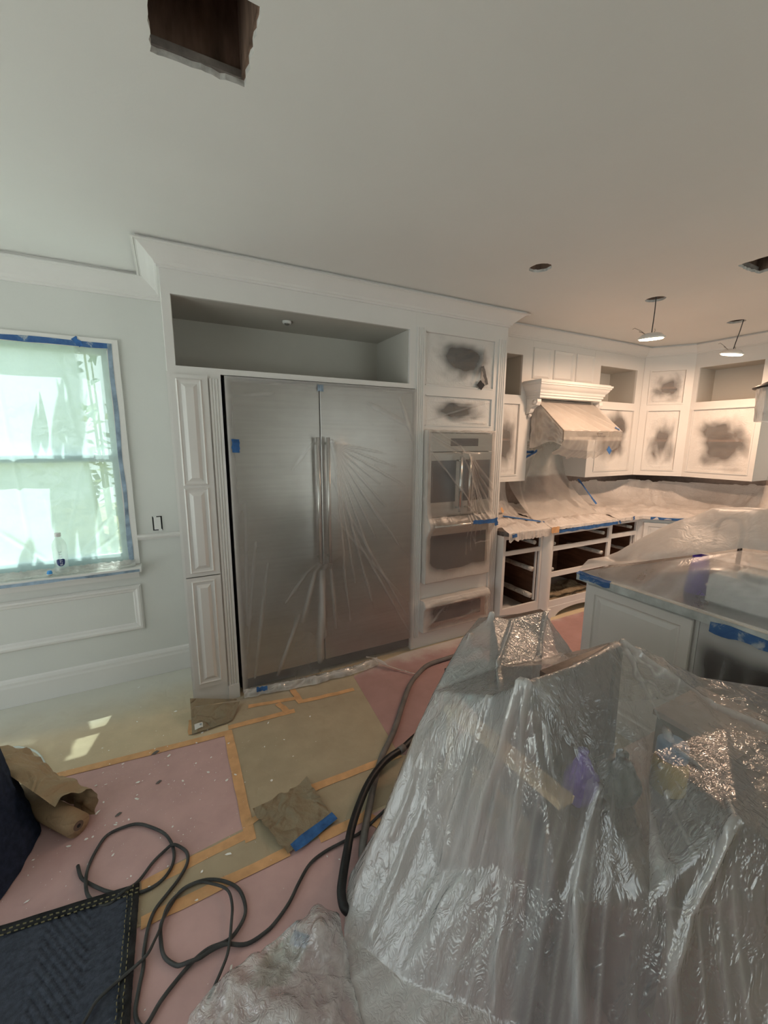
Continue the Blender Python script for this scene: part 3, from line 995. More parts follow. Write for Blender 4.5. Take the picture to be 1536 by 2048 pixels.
# refrigerator
rf = thing('refrigerator', 'wide stainless steel double-door refrigerator under plastic film', 'refrigerator', (0, 0, 0))
FY = YF - 0.002
MB().box(FR0 + 0.012, FR1 - 0.006, FY + 0.06, YI - 0.005, 0.02, FRT - 0.012).build('body', M['black_gap'], rf)
FM = 0.903
dl = MB().panel(FR0 + 0.022, FM - 0.003, 0.11, FRT - 0.022, FY, [(0, 0.004), (0.004, 0.008)], back=0.058).build('door', M['steel'], rf)
dr = MB().panel(FM + 0.003, FR1 - 0.012, 0.11, FRT - 0.022, FY, [(0, 0.004), (0.004, 0.008)], back=0.058).build('door', M['steel'], rf)
MB().box(FR0 + 0.02, FR1 - 0.012, FY + 0.03, FY + 0.058, 0.022, 0.10).build('toe_grille', M['black_gap'], rf)
for dd, x in ((dl, 0.868), (dr, 0.938)):
    h = MB()
    h.tube([(x, FY - 0.058, 0.86), (x, FY - 0.058, 1.715)], 0.0125, 12)
    h.tube([(x, FY - 0.008, 0.90), (x, FY - 0.058, 0.90)], 0.009, 8)
    h.tube([(x, FY - 0.008, 1.675), (x, FY - 0.058, 1.675)], 0.009, 8)
    h.build('handle', M['steel_bright'], dd, True)

# film over the refrigerator
RX0, RX1, RZ0, RZ1 = FR0 + 0.016, FR1 - 0.002, 0.035, FRT - 0.006
rl = []
for k in range(11):          # fan of folds from the handle top to the lower right
    a = -0.20 - 0.115 * k
    L = 0.45 + 0.10 * (k % 3) + 0.12 * (k > 5)
    rl.append((0.955, 1.69, 0.955 + L * math.cos(a), 1.69 + L * math.sin(a) * (1.0 + 0.10 * k), 0.0065, 0.010))
rl += [(0.94, 1.45, 1.60, 0.30, 0.008, 0.008), (0.95, 1.2, 1.60, 0.42, 0.007, 0.006), (1.10, 1.1, 1.62, 0.16, 0.007, 0.007), (1.20, 1.35, 1.62, 0.75, 0.006, 0.006),
       (0.90, 0.85, 0.86, 0.12, 0.018, 0.016), (0.86, 0.86, 0.74, 0.45, 0.013, 0.012), (0.72, 0.50, 0.55, 0.10, 0.010, 0.012), (0.95, 0.85, 0.99, 0.35, 0.009, 0.010), (0.88, 0.80, 0.90, 0.30, 0.010, 0.012),
       (0.45, 1.05, 0.36, 0.30, 0.010, 0.006), (0.52, 0.9, 0.40, 0.12, 0.010, 0.007), (0.40, 1.30, 0.37, 0.50, 0.010, 0.006), (0.84, 1.70, 0.70, 1.50, 0.01, 0.006), (0.85, 0.88, 0.62, 0.60, 0.009, 0.008),
       (0.34, 1.95, 0.60, 1.98, 0.012, 0.005), (1.25, 1.95, 1.60, 1.80, 0.02, 0.008), (1.5, 2.0, 1.62, 1.70, 0.012, 0.01)]


def ffn(u, v):
    x, z = RX0 + (RX1 - RX0) * u, RZ0 + (RZ1 - RZ0) * v
    e = min(1.0, 7 * min(u, 1 - u, 1 - v))
    bulge = 0.0
    if 0.80 < z < 1.80:     # the sheet is pushed out by the handles
        w = math.exp(-((x - 0.903) / 0.13) ** 2) * min(1, max(0, (z - 0.80) / 0.10)) * min(1, max(0, (1.80 - z) / 0.10))
        bulge = 0.066 * min(1, 1.5 * w)
    y = FY - 0.016 - e * (bulge + crease(x, z, rl) + 0.006 * nz(x * 3.5, z * 2.2, 3) + 0.002 * ridge(x * 14, z * 7, 5)) - 0.016 * (1 - v) ** 6
    return (x, y, z)


def fmk(u, v):
    x, z = RX0 + (RX1 - RX0) * u, RZ0 + (RZ1 - RZ0) * v
    rim = min(u * (RX1 - RX0), (1 - u) * (RX1 - RX0), (1 - v) * (RZ1 - RZ0))
    return min(1.0, 50 * crease(x, z, rl) + 0.9 * math.exp(-(rim / 0.022) ** 2) + 0.15 * max(0, nz(x * 2, z * 2, 9)))


tag(MB().grid(150, 220, ffn, fmk).build('refrigerator_film', M['film_fridge'], None, True), 'clear plastic film creased over both refrigerator doors', 'plastic film')
# gathered hem of that film on the floor
hp = [(0.32, 2.63), (0.42, 2.62), (0.55, 2.60), (0.71, 2.585), (0.88, 2.57), (1.02, 2.565), (1.16, 2.57), (1.30, 2.60)]


def hem(u, v):
    t = u * (len(hp) - 1)
    i = min(int(t), len(hp) - 2)
    q = t - i
    x = hp[i][0] * (1 - q) + hp[i + 1][0] * q
    y = hp[i][1] * (1 - q) + hp[i + 1][1] * q
    a = (v - 0.5) * 2
    w = 0.035 + 0.02 * nz(u * 9, 3)
    return (x, y + a * w + 0.01 * nz(u * 14, v * 3), 0.012 + 0.034 * (1 - a * a) + 0.012 * ridge(u * 16, v * 5, 2) * (1 - a * a) + 0.004 * abs(nz(u * 40, v * 9)))


tag(MB().grid(120, 14, hem, lambda u, v: 0.2 + 0.5 * max(0, ridge(u * 16, v * 5, 2))).build('film_hem', M['film_big'], None, True), 'gathered white film hem on the floor below the refrigerator', 'plastic film')
tag(MB().grid(24, 12, lambda u, v: (1.28 + 0.20 * u - 0.06 * v + 0.012 * nz(u * 5, v * 5), 2.59 - 0.24 * u * (0.6 + 0.4 * u) + (v - 0.5) * (0.10 - 0.03 * math.cos(u * 7)), 0.010 + 0.05 * math.exp(-(u * 3) ** 2) + 0.010 * abs(ridge(u * 4, v * 3, 1))), lambda u, v: 0.35).build('film_scrap', M['film_counter'], None, True), 'loose torn end of film lying on the pink paper before the refrigerator', 'plastic film')
tape('blue_tape_strip', (0.358, FY - 0.030, 1.62), (0.362, FY - 0.030, 1.70), 0.045, 0.0006, M['blue_tape'], 'small blue tape tab on the edge of the refrigerator film', up=(0, -1, 0))
tape('blue_tape_strip', (0.885, FY - 0.022, 2.03), (0.925, FY - 0.022, 2.03), 0.04, 0.0006, M['blue_dusty'], 'pale dusty tape tab at the top of the refrigerator doors', up=(0, -1, 0))
tape('blue_tape_strip', (0.40, 2.598, 0.05), (0.47, 2.590, 0.048), 0.030, 0.001, M['blue_tape'], 'scrap of blue tape on the gathered film hem by the refrigerator', up=(0, -1, 0.2))

# oven tower
oc = thing('oven_cabinet', 'tall white oven cabinet with fluted stiles beside the refrigerator', 'cabinet')
OX0, OX1 = 1.728, 2.385
O_H = [(OX0, OX1, 2.112, 2.478), (OX0 + 0.005, OX1 - 0.005, 1.815, 2.030), (OX0 + 0.015, OX1 - 0.015, 0.58, 1.76), (OX0 + 0.01, OX1 - 0.01, 0.17, 0.41)]
MB().plate(1.6405, XT, 0.0, 2.62, YF, YF + 0.02, O_H).build('face_frame', M['trim'], oc)
fluted(MB(), 1.650, 1.716, YF - 0.010, 0.0098, 0.10, 2.50, 3).build('fluted_stile', M['trim'], oc)
fluted(MB(), 2.425, 2.505, YF - 0.010, 0.0098, 0.10, 2.50, 3).build('fluted_stile', M['trim'], oc)
MB().box(XT - 0.018, XT, YF + 0.02, YW - 0.001, 0, 2.6).build('side_panel', M['trim'], oc)
MB().box(1.6465, 1.664, YF + 0.02, YW - 0.001, 0, 2.6).build('side_panel', M['trim'], oc)
for (a, b, c, d) in O_H[:2]:
    MB().shell(a - 0.01, b + 0.01, YF + 0.02, YI, c - 0.01, d + 0.01, 0.01).build('compartment', M['raw_wood'], oc)
for (a, b, c, d) in O_H[:2]:
    for q in ((a, b, YF - 0.006, YF - 0.0002, d, d + 0.008), (a, b, YF - 0.006, YF - 0.0002, c - 0.008, c)):
        MB().box(*q).build('bead', M['trim'], oc)

ov = thing('double_oven', 'stainless double wall oven with french doors under film', 'oven')
ox0, ox1 = OX0 + 0.018, OX1 - 0.018
MB().box(ox0, ox1, YF + 0.004, YI - 0.01, 0.585, 1.755).build('body', M['black_gap'], ov)
MB().box(ox0 + 0.002, ox1 - 0.002, YF - 0.045, YF + 0.0035, 1.615, 1.752).build('control_panel', M['steel'], ov)
MB().box(ox0 + 0.20, ox1 - 0.15, YF - 0.047, YF - 0.0455, 1.655, 1.715).build('display', M['oven_glass'], ov)
xm = (ox0 + ox1) / 2
for a, b, hx in ((ox0 + 0.002, xm - 0.002, xm - 0.045), (xm + 0.002, ox1 - 0.002, xm + 0.045)):
    d = MB().box(a, b, YF - 0.05, YF + 0.0035, 1.105, 1.608).build('upper_door', M['steel'], ov)
    MB().box(a + 0.02, b - 0.055 if hx < xm else b - 0.02, YF - 0.053, YF - 0.0502, 1.22, 1.545).build('window', M['oven_glass'], d)
    h = MB().tube([(hx, YF - 0.10, 1.14), (hx, YF - 0.10, 1.575)], 0.011, 10)
    h.tube([(hx, YF - 0.05, 1.17), (hx, YF - 0.10, 1.17)], 0.008, 8)
    h.tube([(hx, YF - 0.05, 1.545), (hx, YF - 0.10, 1.545)], 0.008, 8)
    h.build('handle', M['steel_bright'], d, True)
d = MB().box(ox0 + 0.002, ox1 - 0.002, YF - 0.05, YF + 0.0035, 0.59, 1.098).build('lower_door', M['steel'], ov)
MB().box(ox0 + 0.03, ox1 - 0.03, YF - 0.053, YF - 0.0502, 0.66, 0.955).build('window', M['oven_glass'], d)
h = MB().tube([(ox0 + 0.03, YF - 0.105, 1.035), (ox1 - 0.03, YF - 0.105, 1.035)], 0.012, 10)
h.tube([(ox0 + 0.07, YF - 0.05, 1.035), (ox0 + 0.07, YF - 0.105, 1.035)], 0.008, 8)
h.tube([(ox1 - 0.07, YF - 0.05, 1.035), (ox1 - 0.07, YF - 0.105, 1.035)], 0.008, 8)
h.build('handle', M['steel_bright'], d, True)
wd = thing('warming_drawer', 'steel warming drawer wrapped in painted film below the ovens', 'drawer')
MB().box(ox0, ox1, YF + 0.004, YI - 0.01, 0.175, 0.405).build('body', M['black_gap'], wd)
MB().box(ox0, ox1, YF - 0.05, YF + 0.0035, 0.18, 0.40).build('front', M['steel'], wd)
MB().box(ox0 + 0.05, ox1 - 0.05, YF - 0.052, YF - 0.0502, 0.22, 0.35).build('dark_panel', M['oven_glass'], wd)
MB().tube([(ox0 + 0.05, YF - 0.075, 0.375), (ox1 - 0.05, YF - 0.075, 0.375)], 0.010, 10).build('handle', M['steel_bright'], wd, True)


def wrap_film(name, x0, x1, z0, z1, yb, yfn, lines, mat, label, nu=90, nv=110, amp=1.0, sd=0.0, rim=0.02, rimk=0.8):
    """film over a box front: margin of u,v folds back to the cabinet face at yb"""
    def fn(u, v):
        mu, mv = 0.05, 0.04
        uu = min(1, max(0, (u - mu) / (1 - 2 * mu)))
        vv = min(1, max(0, (v - mv) / (1 - 2 * mv)))
        x, z = x0 + (x1 - x0) * uu, z0 + (z1 - z0) * vv
        k = min(1.0, min(u, 1 - u) / mu, min(v, 1 - v) / mv)
        y = yb + (yfn(x, z) - yb) * k
        e = min(1, 5 * k)
        x += 0.004 * nz(z * 14, x * 3, sd) * (1 if 0.02 < u < 0.98 else 2)
        z += 0.006 * nz(x * 14, z * 3, sd + 3)
        return (x, y - e * amp * (crease(x, z, lines) + 0.004 * nz(x * 5, z * 5, sd)), z)

    def mk(u, v):
        x, z = x0 + (x1 - x0) * u, z0 + (z1 - z0) * v
        r = min(x - x0, x1 - x, z - z0, z1 - z)
        return min(1.0, 70 * crease(x, z, lines) + rimk * math.exp(-(max(0, r) / rim) ** 2))
    return tag(MB().grid(nu, nv, fn, mk).build(name, mat, None, True), label, 'plastic film')


ol = []
for k in range(9):
    a = -0.55 - 0.10 * k
    ol.append((xm - 0.03 + 0.01 * k, 1.63 - 0.012 * k, xm - 0.03 + 0.55 * math.cos(a) * (1 - 0.03 * k), 1.63 + 0.85 * math.sin(a), 0.0045, 0.008))
ol += [(ox0 + 0.02, 1.70, xm - 0.03, 1.575, 0.005, 0.007), (ox0 + 0.03, 1.60, xm + 0.16, 1.07, 0.005, 0.008), (ox0 + 0.05, 1.74, xm + 0.0, 1.60, 0.005, 0.007), (xm, 1.20, xm + 0.2, 1.04, 0.005, 0.007),
       (xm - 0.05, 1.57, xm + 0.27, 1.05, 0.005, 0.008), (ox0 + 0.02, 1.045, ox1 - 0.02, 1.045, 0.008, 0.004), (ox1 - 0.2, 0.95, ox1 - 0.17, 0.89, 0.005, 0.006), (ox1 - 0.17, 0.88, ox1 - 0.02, 0.89, 0.006, 0.006), (ox1 - 0.03, 0.65, ox1 - 0.05, 0.95, 0.006, 0.006),
       (ox1 - 0.02, 1.75, ox1 - 0.03, 1.4, 0.008, 0.008)]


def oven_y(x, z):
    w = math.exp(-((x - xm) / 0.12) ** 2) if 1.12 < z < 1.60 else 0
    w2 = math.exp(-((z - 1.035) / 0.07) ** 2)
    return YF - 0.062 - 0.055 * w - 0.058 * w2


wrap_film('oven_film', ox0 - 0.022, ox1 + 0.014, 0.57, 1.775, YF - 0.002, oven_y, ol, M['film_oven'], 'clear film pulled tight over the double wall oven', 100, 170, rim=0.045, rimk=1.4)
wrap_film('drawer_film', ox0 - 0.03, ox1 + 0.025, 0.150, 0.425, YF - 0.002, lambda x, z: YF - 0.062 - 0.028 * math.exp(-((z - 0.38) / 0.03) ** 2), [(ox0 + 0.05, 0.2, ox0 + 0.2, 0.36, 0.006, 0.007), (ox0 + 0.1, 0.26, ox0 + 0.02, 0.2, 0.008, 0.008), (ox0 + 0.3, 0.2, ox1 - 0.05, 0.26, 0.008, 0.008)],
          film('drawer_film_paint', 0.24, (0.74, 0.70, 0.66), 0.35, 0.55, 0.5, 16, 0.3, 0.35, spray=(0.66, 0.98, 0.95, 2.2, 0.4)), 'paint-crusted film wrapped round the warming drawer', 80, 60, sd=3.0, rim=0.03, rimk=1.2)
tape('blue_tape_strip', (2.13, YF - 0.131, 1.050), (2.36, YF - 0.131, 1.045), 0.030, 0.0008, M['blue_tape'], 'blue tape on the end of the oven handle', up=(0, -1, 0), ragged=True)
tape('blue_tape_strip', (2.375, YF - 0.120, 1.065), (2.39, YF - 0.120, 1.00), 0.035, 0.0008, M['blue_tape'], 'blue tape folded over the side of the oven film', up=(0, -1, 0))


def flat_film(name, par, x0, x1, z0, z1, y, mat, label, lines=(), amp=0.006, sd=0.0, nu=44, nv=44):
    """film stretched in a cabinet opening (cabinet space)"""
    def fn(u, v):
        x, z = x0 + (x1 - x0) * u, z0 + (z1 - z0) * v
        e = min(1.0, 9 * min(u, 1 - u, v, 1 - v))
        return (x, y - e * (amp * nz(x * 5 + sd, z * 5, sd) + amp * 0.5 * ridge(x * 9, z * 9 + sd, 2) + crease(x, z, lines)), z)
    mk = lambda u, v: min(1.0, 40 * crease(x0 + (x1 - x0) * u, z0 + (z1 - z0) * v, lines))
    o = MB().grid(nu, nv, fn, mk).build(name, mat, None, True)
    if par is not None:
        o.location, o.rotation_euler = par.location, par.rotation_euler
    return tag(o, label, 'plastic film')


flat_film('cabinet_opening_film', None, OX0 + 0.001, OX1 - 0.001, 2.113, 2.477, YF + 0.012, spray_film(0.4, 0.08, 0.95), 'torn painted-over film in the top opening of the oven cabinet', [(2.18, 2.15, 2.30, 2.46, 0.012, 0.02), (2.24, 2.13, 2.26, 2.46, 0.010, 0.02), (1.74, 2.30, 1.82, 2.42, 0.006, 0.008)], sd=1.1)
flat_film('cabinet_opening_film', None, OX0 + 0.006, OX1 - 0.006, 1.816, 2.029, YF + 0.012, spray_film(2.9, 0.05, 0.90), 'painted-over film with a diagonal fold above the ovens', [(1.76, 1.85, 2.34, 2.01, 0.008, 0.014), (1.80, 1.99, 2.20, 1.985, 0.006, 0.008), (2.10, 1.84, 2.33, 1.835, 0.01, 0.012)], sd=2.2)
tape('tape_tab', (2.225, YF - 0.010, 2.155), (2.27, YF - 0.010, 2.115), 0.05, 0.001, M['black_gap'], 'dark tape flap at the torn corner of the oven cabinet film', up=(0, -1, 0), ragged=True)
tape('tape_tab', (2.26, YF - 0.014, 2.28), (2.305, YF - 0.014, 2.14), 0.022, 0.001, M['hose_grey'], 'narrow grey film strip hanging in the torn oven cabinet opening', up=(0, -1, 0), ragged=True)
# ================================================================== WALL CABINETS
UB, UT = 1.34, 2.62          # bottom and top of the wall cabinets
NZa, NZb, DZa, DZb = 2.112, 2.466, 1.386, 2.032


def wall_unit(name, label, w, depth, holes_niche, holes_door, loc, rz, x0=0.0, film_lab=None, seed=1.0, bottom=UB, full_door=None):
    t = thing(name, label, 'cabinet', loc, rz)
    MB().plate(x0, w, bottom, UT, 0, 0.02, holes_niche + holes_door).build('face_frame', M['trim'], t)
    xs = min([h[0] for h in holes_niche + holes_door] + [x0 + 0.03])
    for h in holes_niche:
        MB().shell(h[0] - 0.012, h[1] + 0.012, 0.02, depth, h[2] - 0.012, h[3] + 0.012).build('niche', M['niche_shade'], t)
    for h in holes_door:
        MB().shell(h[0] - 0.012, h[1] + 0.012, 0.02, depth, h[2] - 0.012, h[3] + 0.012).build('compartment', M['raw_wood'], t)
        sh = MB().box(h[0], h[1], 0.06, depth - 0.013, (h[2] + h[3]) / 2 - 0.01, (h[2] + h[3]) / 2 + 0.01).build('shelf', M['raw_wood'], t)
    MB().box(x0, w, 0.0, depth - 0.001, bottom - 0.022, bottom - 0.0005).build('bottom_board', M['trim'], t)
    for k, h in enumerate(holes_door):
        fr = MB().plate(h[0] - 0.012, h[1] + 0.012, h[2] - 0.012, h[3] + 0.012, -0.007, -0.0003, [(h[0], h[1], h[2], h[3])]).build('opening_bead', M['trim'], t)
        flat_film('cabinet_opening_film', t, h[0] + 0.001, h[1] - 0.001, h[2] + 0.001, h[3] - 0.001, 0.012, spray_film(seed + 2.3 * k, 0.20 if (h[1] - h[0]) > 0.5 else 0.06, 0.98), film_lab[k],
                  [(h[0] + 0.05, h[2] + 0.03, h[1] - 0.04, h[2] + 0.03 + 0.03 * math.sin(seed), 0.008, 0.012), (h[1] - 0.03, h[2] + 0.02, h[1] - 0.05, h[3] - 0.05, 0.006, 0.007)], sd=seed)
    return t


UD = YW - YU
# left of the hood
u1 = wall_unit('wall_cabinet', 'narrow white wall cabinet between the oven tower and the hood', 0.52, UD, [(0.03, 0.400, NZa, NZb)], [(0.03, 0.392, DZa, DZb)], (XT + 0.001, YU, 0), 0, 0.0, ['painted-over film in the narrow cabinet left of the range hood'], 1.3)
MB().box(0.500, 0.519, 0.0205, UD - 0.002, UB, UT).build('side_panel', M['trim'], u1)
# over the hood
u2 = thing('hood_cabinet', 'white panelled boxing above the range hood', 'cabinet', (0, YU, 0))
HX0, HX1 = XT + 0.522, 3.912
MB().box(HX0, HX1, 0.0, 0.02, 2.10, UT).build('face_frame', M['trim'], u2)
MB().box(HX0 + 0.0005, HX0 + 0.028, 0.004, UD - 0.004, 1.70, 2.0995).build('filler_panel', M['trim'], u2)
for a, b in ((2.985 + 0.06, 3.275), (3.320, 3.59), (3.635, 3.905)):
    MB().panel(a, b, 2.27, 2.545, -0.0002, [(0.0, 0.006), (0.006, 0.010), (0.016, 0.006), (0.028, 0.001), (0.030, 0.001)]).build('raised_panel', M['trim'], u2)
# right of the hood
wU3 = DX0 - 3.914
u3 = wall_unit('wall_cabinet', 'white wall cabinet to the right of the range hood', wU3, UD, [(4.015 - 3.914, 4.635 - 3.914, NZa, NZb)], [(4.045 - 3.914, 4.640 - 3.914, DZa, DZb)], (3.914, YU, 0), 0, 0.0, ['painted-over film with a dark middle in the cabinet beside the hood'], 4.1)
MB().box(0.0, 0.019, 0.0205, UD - 0.002, UB, UT).build('side_panel', M['trim'], u3)
# diagonal corner
ang = math.atan2(DY1 - DY0, DX1 - DX0)
wD = math.hypot(DX1 - DX0, DY1 - DY0)
u4 = wall_unit('corner_wall_cabinet', 'diagonal white corner cabinet with two film-covered openings', wD, 0.30, [], [(0.075, wD - 0.075, NZa, NZb - 0.01), (0.085, wD - 0.085, DZa, DZb)], (DX0 + 0.0015, DY0 - 0.0005, 0), ang, 0.0,
               ['small square film with one dark spot at the top of the corner cabinet', 'tall painted-over film in the diagonal corner cabinet'], 6.3)
# right wall
u5 = wall_unit('wall_cabinet', 'wide white wall cabinet on the right wall past the corner', 0.63 + 0.0, XR - DX1 - 0.002, [(0.045, 0.585, NZa, NZb)], [(0.04, 0.575, DZa, DZb)], (DX1 + 0.0005, DY1 - 0.001, 0), -math.pi / 2, 0.0, ['wide painted-over film with a large dark cloud on the right wall cabinet'], 8.8)
MB().box(0.610, 0.6295, 0.0205, XR - DX1 - 0.003, UB, UT).build('side_panel', M['trim'], u5)

# mantel with corbels
mt_ = thing('hood_mantel', 'white moulded mantel shelf above the range hood', 'mantel')
MA, MBX, MY = 2.99, 3.85, 2.72
mp_ = [(0, 2.108), (0.008, 2.108), (0.008, 2.125), (0.016, 2.130), (0.020, 2.150), (0.030, 2.158), (0.040, 2.170), (0.050, 2.190), (0.058, 2.196), (0.058, 2.206), (0.066, 2.210), (0.066, 2.226), (0.0, 2.226)]
MB().sweep([(MA, YU - 0.001), (MA, MY), (MBX, MY), (MBX, YU - 0.001)], mp_).build('cornice', M['trim'], mt_)
MB().box(MA - 0.05, MBX + 0.05, MY - 0.05, YU - 0.001, 2.2265, 2.236).build('shelf_top', M['trim'], mt_)
MB().box(MA + 0.002, MBX - 0.002, MY + 0.002, YU - 0.001, 2.085, 2.1075).build('apron', M['trim'], mt_)
for x in (MA + 0.005, MBX + 0.012):
    prof = [(0.0, 2.084), (-0.125, 2.084), (-0.13, 2.05), (-0.115, 2.02), (-0.085, 2.012), (-0.055, 1.99), (-0.045, 1.965), (-0.03, 1.95), (-0.0, 1.945)]
    c = MB()
    n = len(prof)
    c.v = [(x, YU - 0.001 + a, z) for a, z in prof] + [(x + 0.05, YU - 0.001 + a, z) for a, z in prof]
    c.f = [tuple(range(n)), tuple(range(2 * n - 1, n - 1, -1))] + [(i, (i + 1) % n, n + (i + 1) % n, n + i) for i in range(n)]
    cb = c.build('corbel', M['trim'], mt_)
    MB().tube([(x - 0.004, MY + 0.068, 2.045), (x + 0.054, MY + 0.068, 2.045)], 0.024, 14).build('scroll', M['trim'], cb, True)
    MB().lathe([(0.004, 1.915), (0.012, 1.922), (0.016, 1.935), (0.012, 1.944)], x + 0.025, YU - 0.03, 12).build('drop_finial', M['trim'], cb, True)

# range hood
rh = thing('range_hood', 'sloped range hood wrapped in plastic film', 'hood')
HA, HB, HY, HZ0, HZ1 = 3.07, 3.86, 2.50, 1.712, 1.785
c = MB()
prof = [(YW - 0.002, HZ0), (HY, HZ0), (HY, HZ1), (2.84, 2.082), (YW - 0.002, 2.082)]
n = len(prof)
c.v = [(HA, a, z) for a, z in prof] + [(HB, a, z) for a, z in prof]
c.f = [tuple(range(n)), tuple(range(2 * n - 1, n - 1, -1))] + [(i, (i + 1) % n, n + (i + 1) % n, n + i) for i in range(n)]
c.build('canopy', M['steel'], rh)
for k in range(7):
    MB().box(3.46 + 0.028 * k - 0.008, 3.46 + 0.028 * k + 0.008, HY - 0.007, HY - 0.0002, 1.732, 1.750).build('button', M['black_gap'], rh)
MB().box(3.52, 3.585, HY - 0.007, HY - 0.0002, 1.758, 1.775).build('badge', M['black_gap'], rh)
# film: sloped cover and hanging sides
hl = [(3.10, 2.06, 3.35, 1.80, 0.012, 0.012), (3.20, 2.06, 3.55, 1.80, 0.010, 0.010), (3.35, 2.05, 3.75, 1.80, 0.010, 0.008), (3.5, 2.05, 3.84, 1.84, 0.01, 0.008)]


def hood_fn(u, v):
    x = HA - 0.012 + (HB - HA + 0.024) * u
    path = [(2.828, 2.080), (HY - 0.010, HZ1 + 0.006), (HY - 0.012, HZ0 - 0.004), (HY + 0.04, HZ0 - 0.085), (HY + 0.13, HZ0 - 0.13 - 0.05 * abs(nz(u * 6, 3)))]
    ts = [0, 0.5, 0.66, 0.84, 1.0]
    for i in range(4):
        if v <= ts[i + 1] or i == 3:
            q = (v - ts[i]) / (ts[i + 1] - ts[i])
            y = path[i][0] * (1 - q) + path[i + 1][0] * q
            z = path[i][1] * (1 - q) + path[i + 1][1] * q
            break
    w = crease(x, z, hl) + 0.003 * nz(u * 8, v * 8)
    if v > 0.66:
        k = (v - 0.66) / 0.34
        w += k * 0.03 * ridge(u * 9, v * 2, 4)
        z += k * 0.03 * nz(u * 5, 7) - 0.05 * k * math.sin(math.pi * u)
    return (x, y - w - 0.001, z + w * 0.6)


tag(MB().grid(70, 70, hood_fn, lambda u, v: 0.75 * (v < 0.5) + 0.0 * (v >= 0.5) + 0.4 * max(0, ridge(u * 9, v * 2, 4)) * (v > 0.6)).build('hood_film', M['film_hood'], None, True), 'film stretched over the sloped face of the range hood', 'plastic film')


def hood_side(u, v):
    y = HY - 0.005 + (2.865 - HY) * u
    zt = (HZ1 + (2.08 - HZ1) * min(1, u / 0.92))
    zb = HZ0 - 0.05 + 0.03 * math.sin(u * 5)
    z = zb + (zt - zb) * v
    return (HA - 0.016 - 0.006 * ridge(u * 5, v * 4, 2) - 0.02 * (1 - v) * abs(nz(u * 4, 1)), y, z)


tag(MB().grid(40, 40, hood_side, lambda u, v: 0.5 * max(0, ridge(u * 5, v * 4, 2)) + 0.5 * (u > 0.85)).build('hood_side_film', M['film_clear'], None, True), 'clear film covering the near end of the range hood', 'plastic film')
tape('blue_tape_strip', (3.66, HY - 0.018, HZ0 - 0.075), (3.71, HY - 0.018, HZ0 - 0.12), 0.05, 0.001, M['blue_tape'], 'square of blue tape hanging below the front of the hood', up=(0, -1, 0.1))
tape('blue_tape_strip', (3.80, HY + 0.02, HZ1 + 0.045), (3.84, HY + 0.0, HZ1 + 0.022), 0.03, 0.001, M['blue_tape'], 'bit of blue tape on the far shoulder of the hood', up=(0, -0.6, 0.8))

# backsplash film hanging from the hood down to the counter
bl = [(3.05, 1.66, 3.30, 1.56, 0.010, 0.012), (3.10, 1.60, 3.45, 1.68, 0.010, 0.012), (3.15, 1.45, 3.6, 1.62, 0.012, 0.012), (3.2, 1.2, 3.5, 1.6, 0.012, 0.014), (3.08, 1.05, 3.3, 1.5, 0.012, 0.012)]


def splash(u, v):
    x = 3.045 + 0.865 * u
    z = 0.96 + 0.735 * v
    y = YW - 0.02 - 0.48 * (1 - v) ** 2.6 + 0.012 * ridge(x * 5 + z * 2, z * 3, 1) + 0.02 * nz(x * 3, z * 3)
    return (x + 0.06 * (1 - v) * (u - 0.4), min(YW - 0.006, y - crease(x, z, bl)), z)


tag(MB().grid(80, 80, splash, lambda u, v: 0.45 * (1 - v) + min(0.6, 40 * crease(3.045 + 0.865 * u, 0.96 + 0.735 * v, bl))).build('backsplash_film', M['film_clear'], None, True), 'film hanging from the hood down over the cooktop', 'plastic film')
tape('blue_tape_strip', (3.09, 3.10, 1.60), (3.33, 3.06, 1.585), 0.025, 0.001, M['blue_tape'], 'upper arm of crossed blue tape on the film under the hood', up=(0, -1, 0))
tape('blue_tape_strip', (3.20, 3.05, 1.53), (3.36, 3.045, 1.60), 0.022, 0.001, M['blue_tape'], 'lower arm of crossed blue tape on the film under the hood', up=(0, -1, 0))

# ================================================================== BASE CABINETS AND COUNTER
CT = 0.918


def base_unit(name, label, x0, x1, holes, loc=(0, YB, 0), rz=0.0, depth=YW - YB - 0.004, z0=0.10, arch=None):
    t = thing(name, label, 'base cabinet', loc, rz)
    MB().plate(x0, x1, z0, CT - 0.040, 0, 0.02, holes).build('face_frame', M['trim'], t)
    MB().box(x0, x0 + 0.008, 0.02, depth, z0, CT - 0.04).build('side_panel', M['trim'], t)
    MB().box(x0 + 0.0082, x0 + 0.015, 0.02, depth, z0, CT - 0.04).build('side_lining', M['raw_wood'], t)
    MB().box(x1 - 0.015, x1, 0.02, depth, z0, CT - 0.04).build('side_panel', M['raw_wood'], t)
    MB().box(x0 + 0.015, x1 - 0.015, depth - 0.012, depth, z0, CT - 0.04).build('back_panel', M['raw_wood'], t)
    MB().box(x0 + 0.015, x1 - 0.015, 0.02, depth - 0.012, z0, z0 + 0.015).build('floor_board', M['trim'], t)
    return t


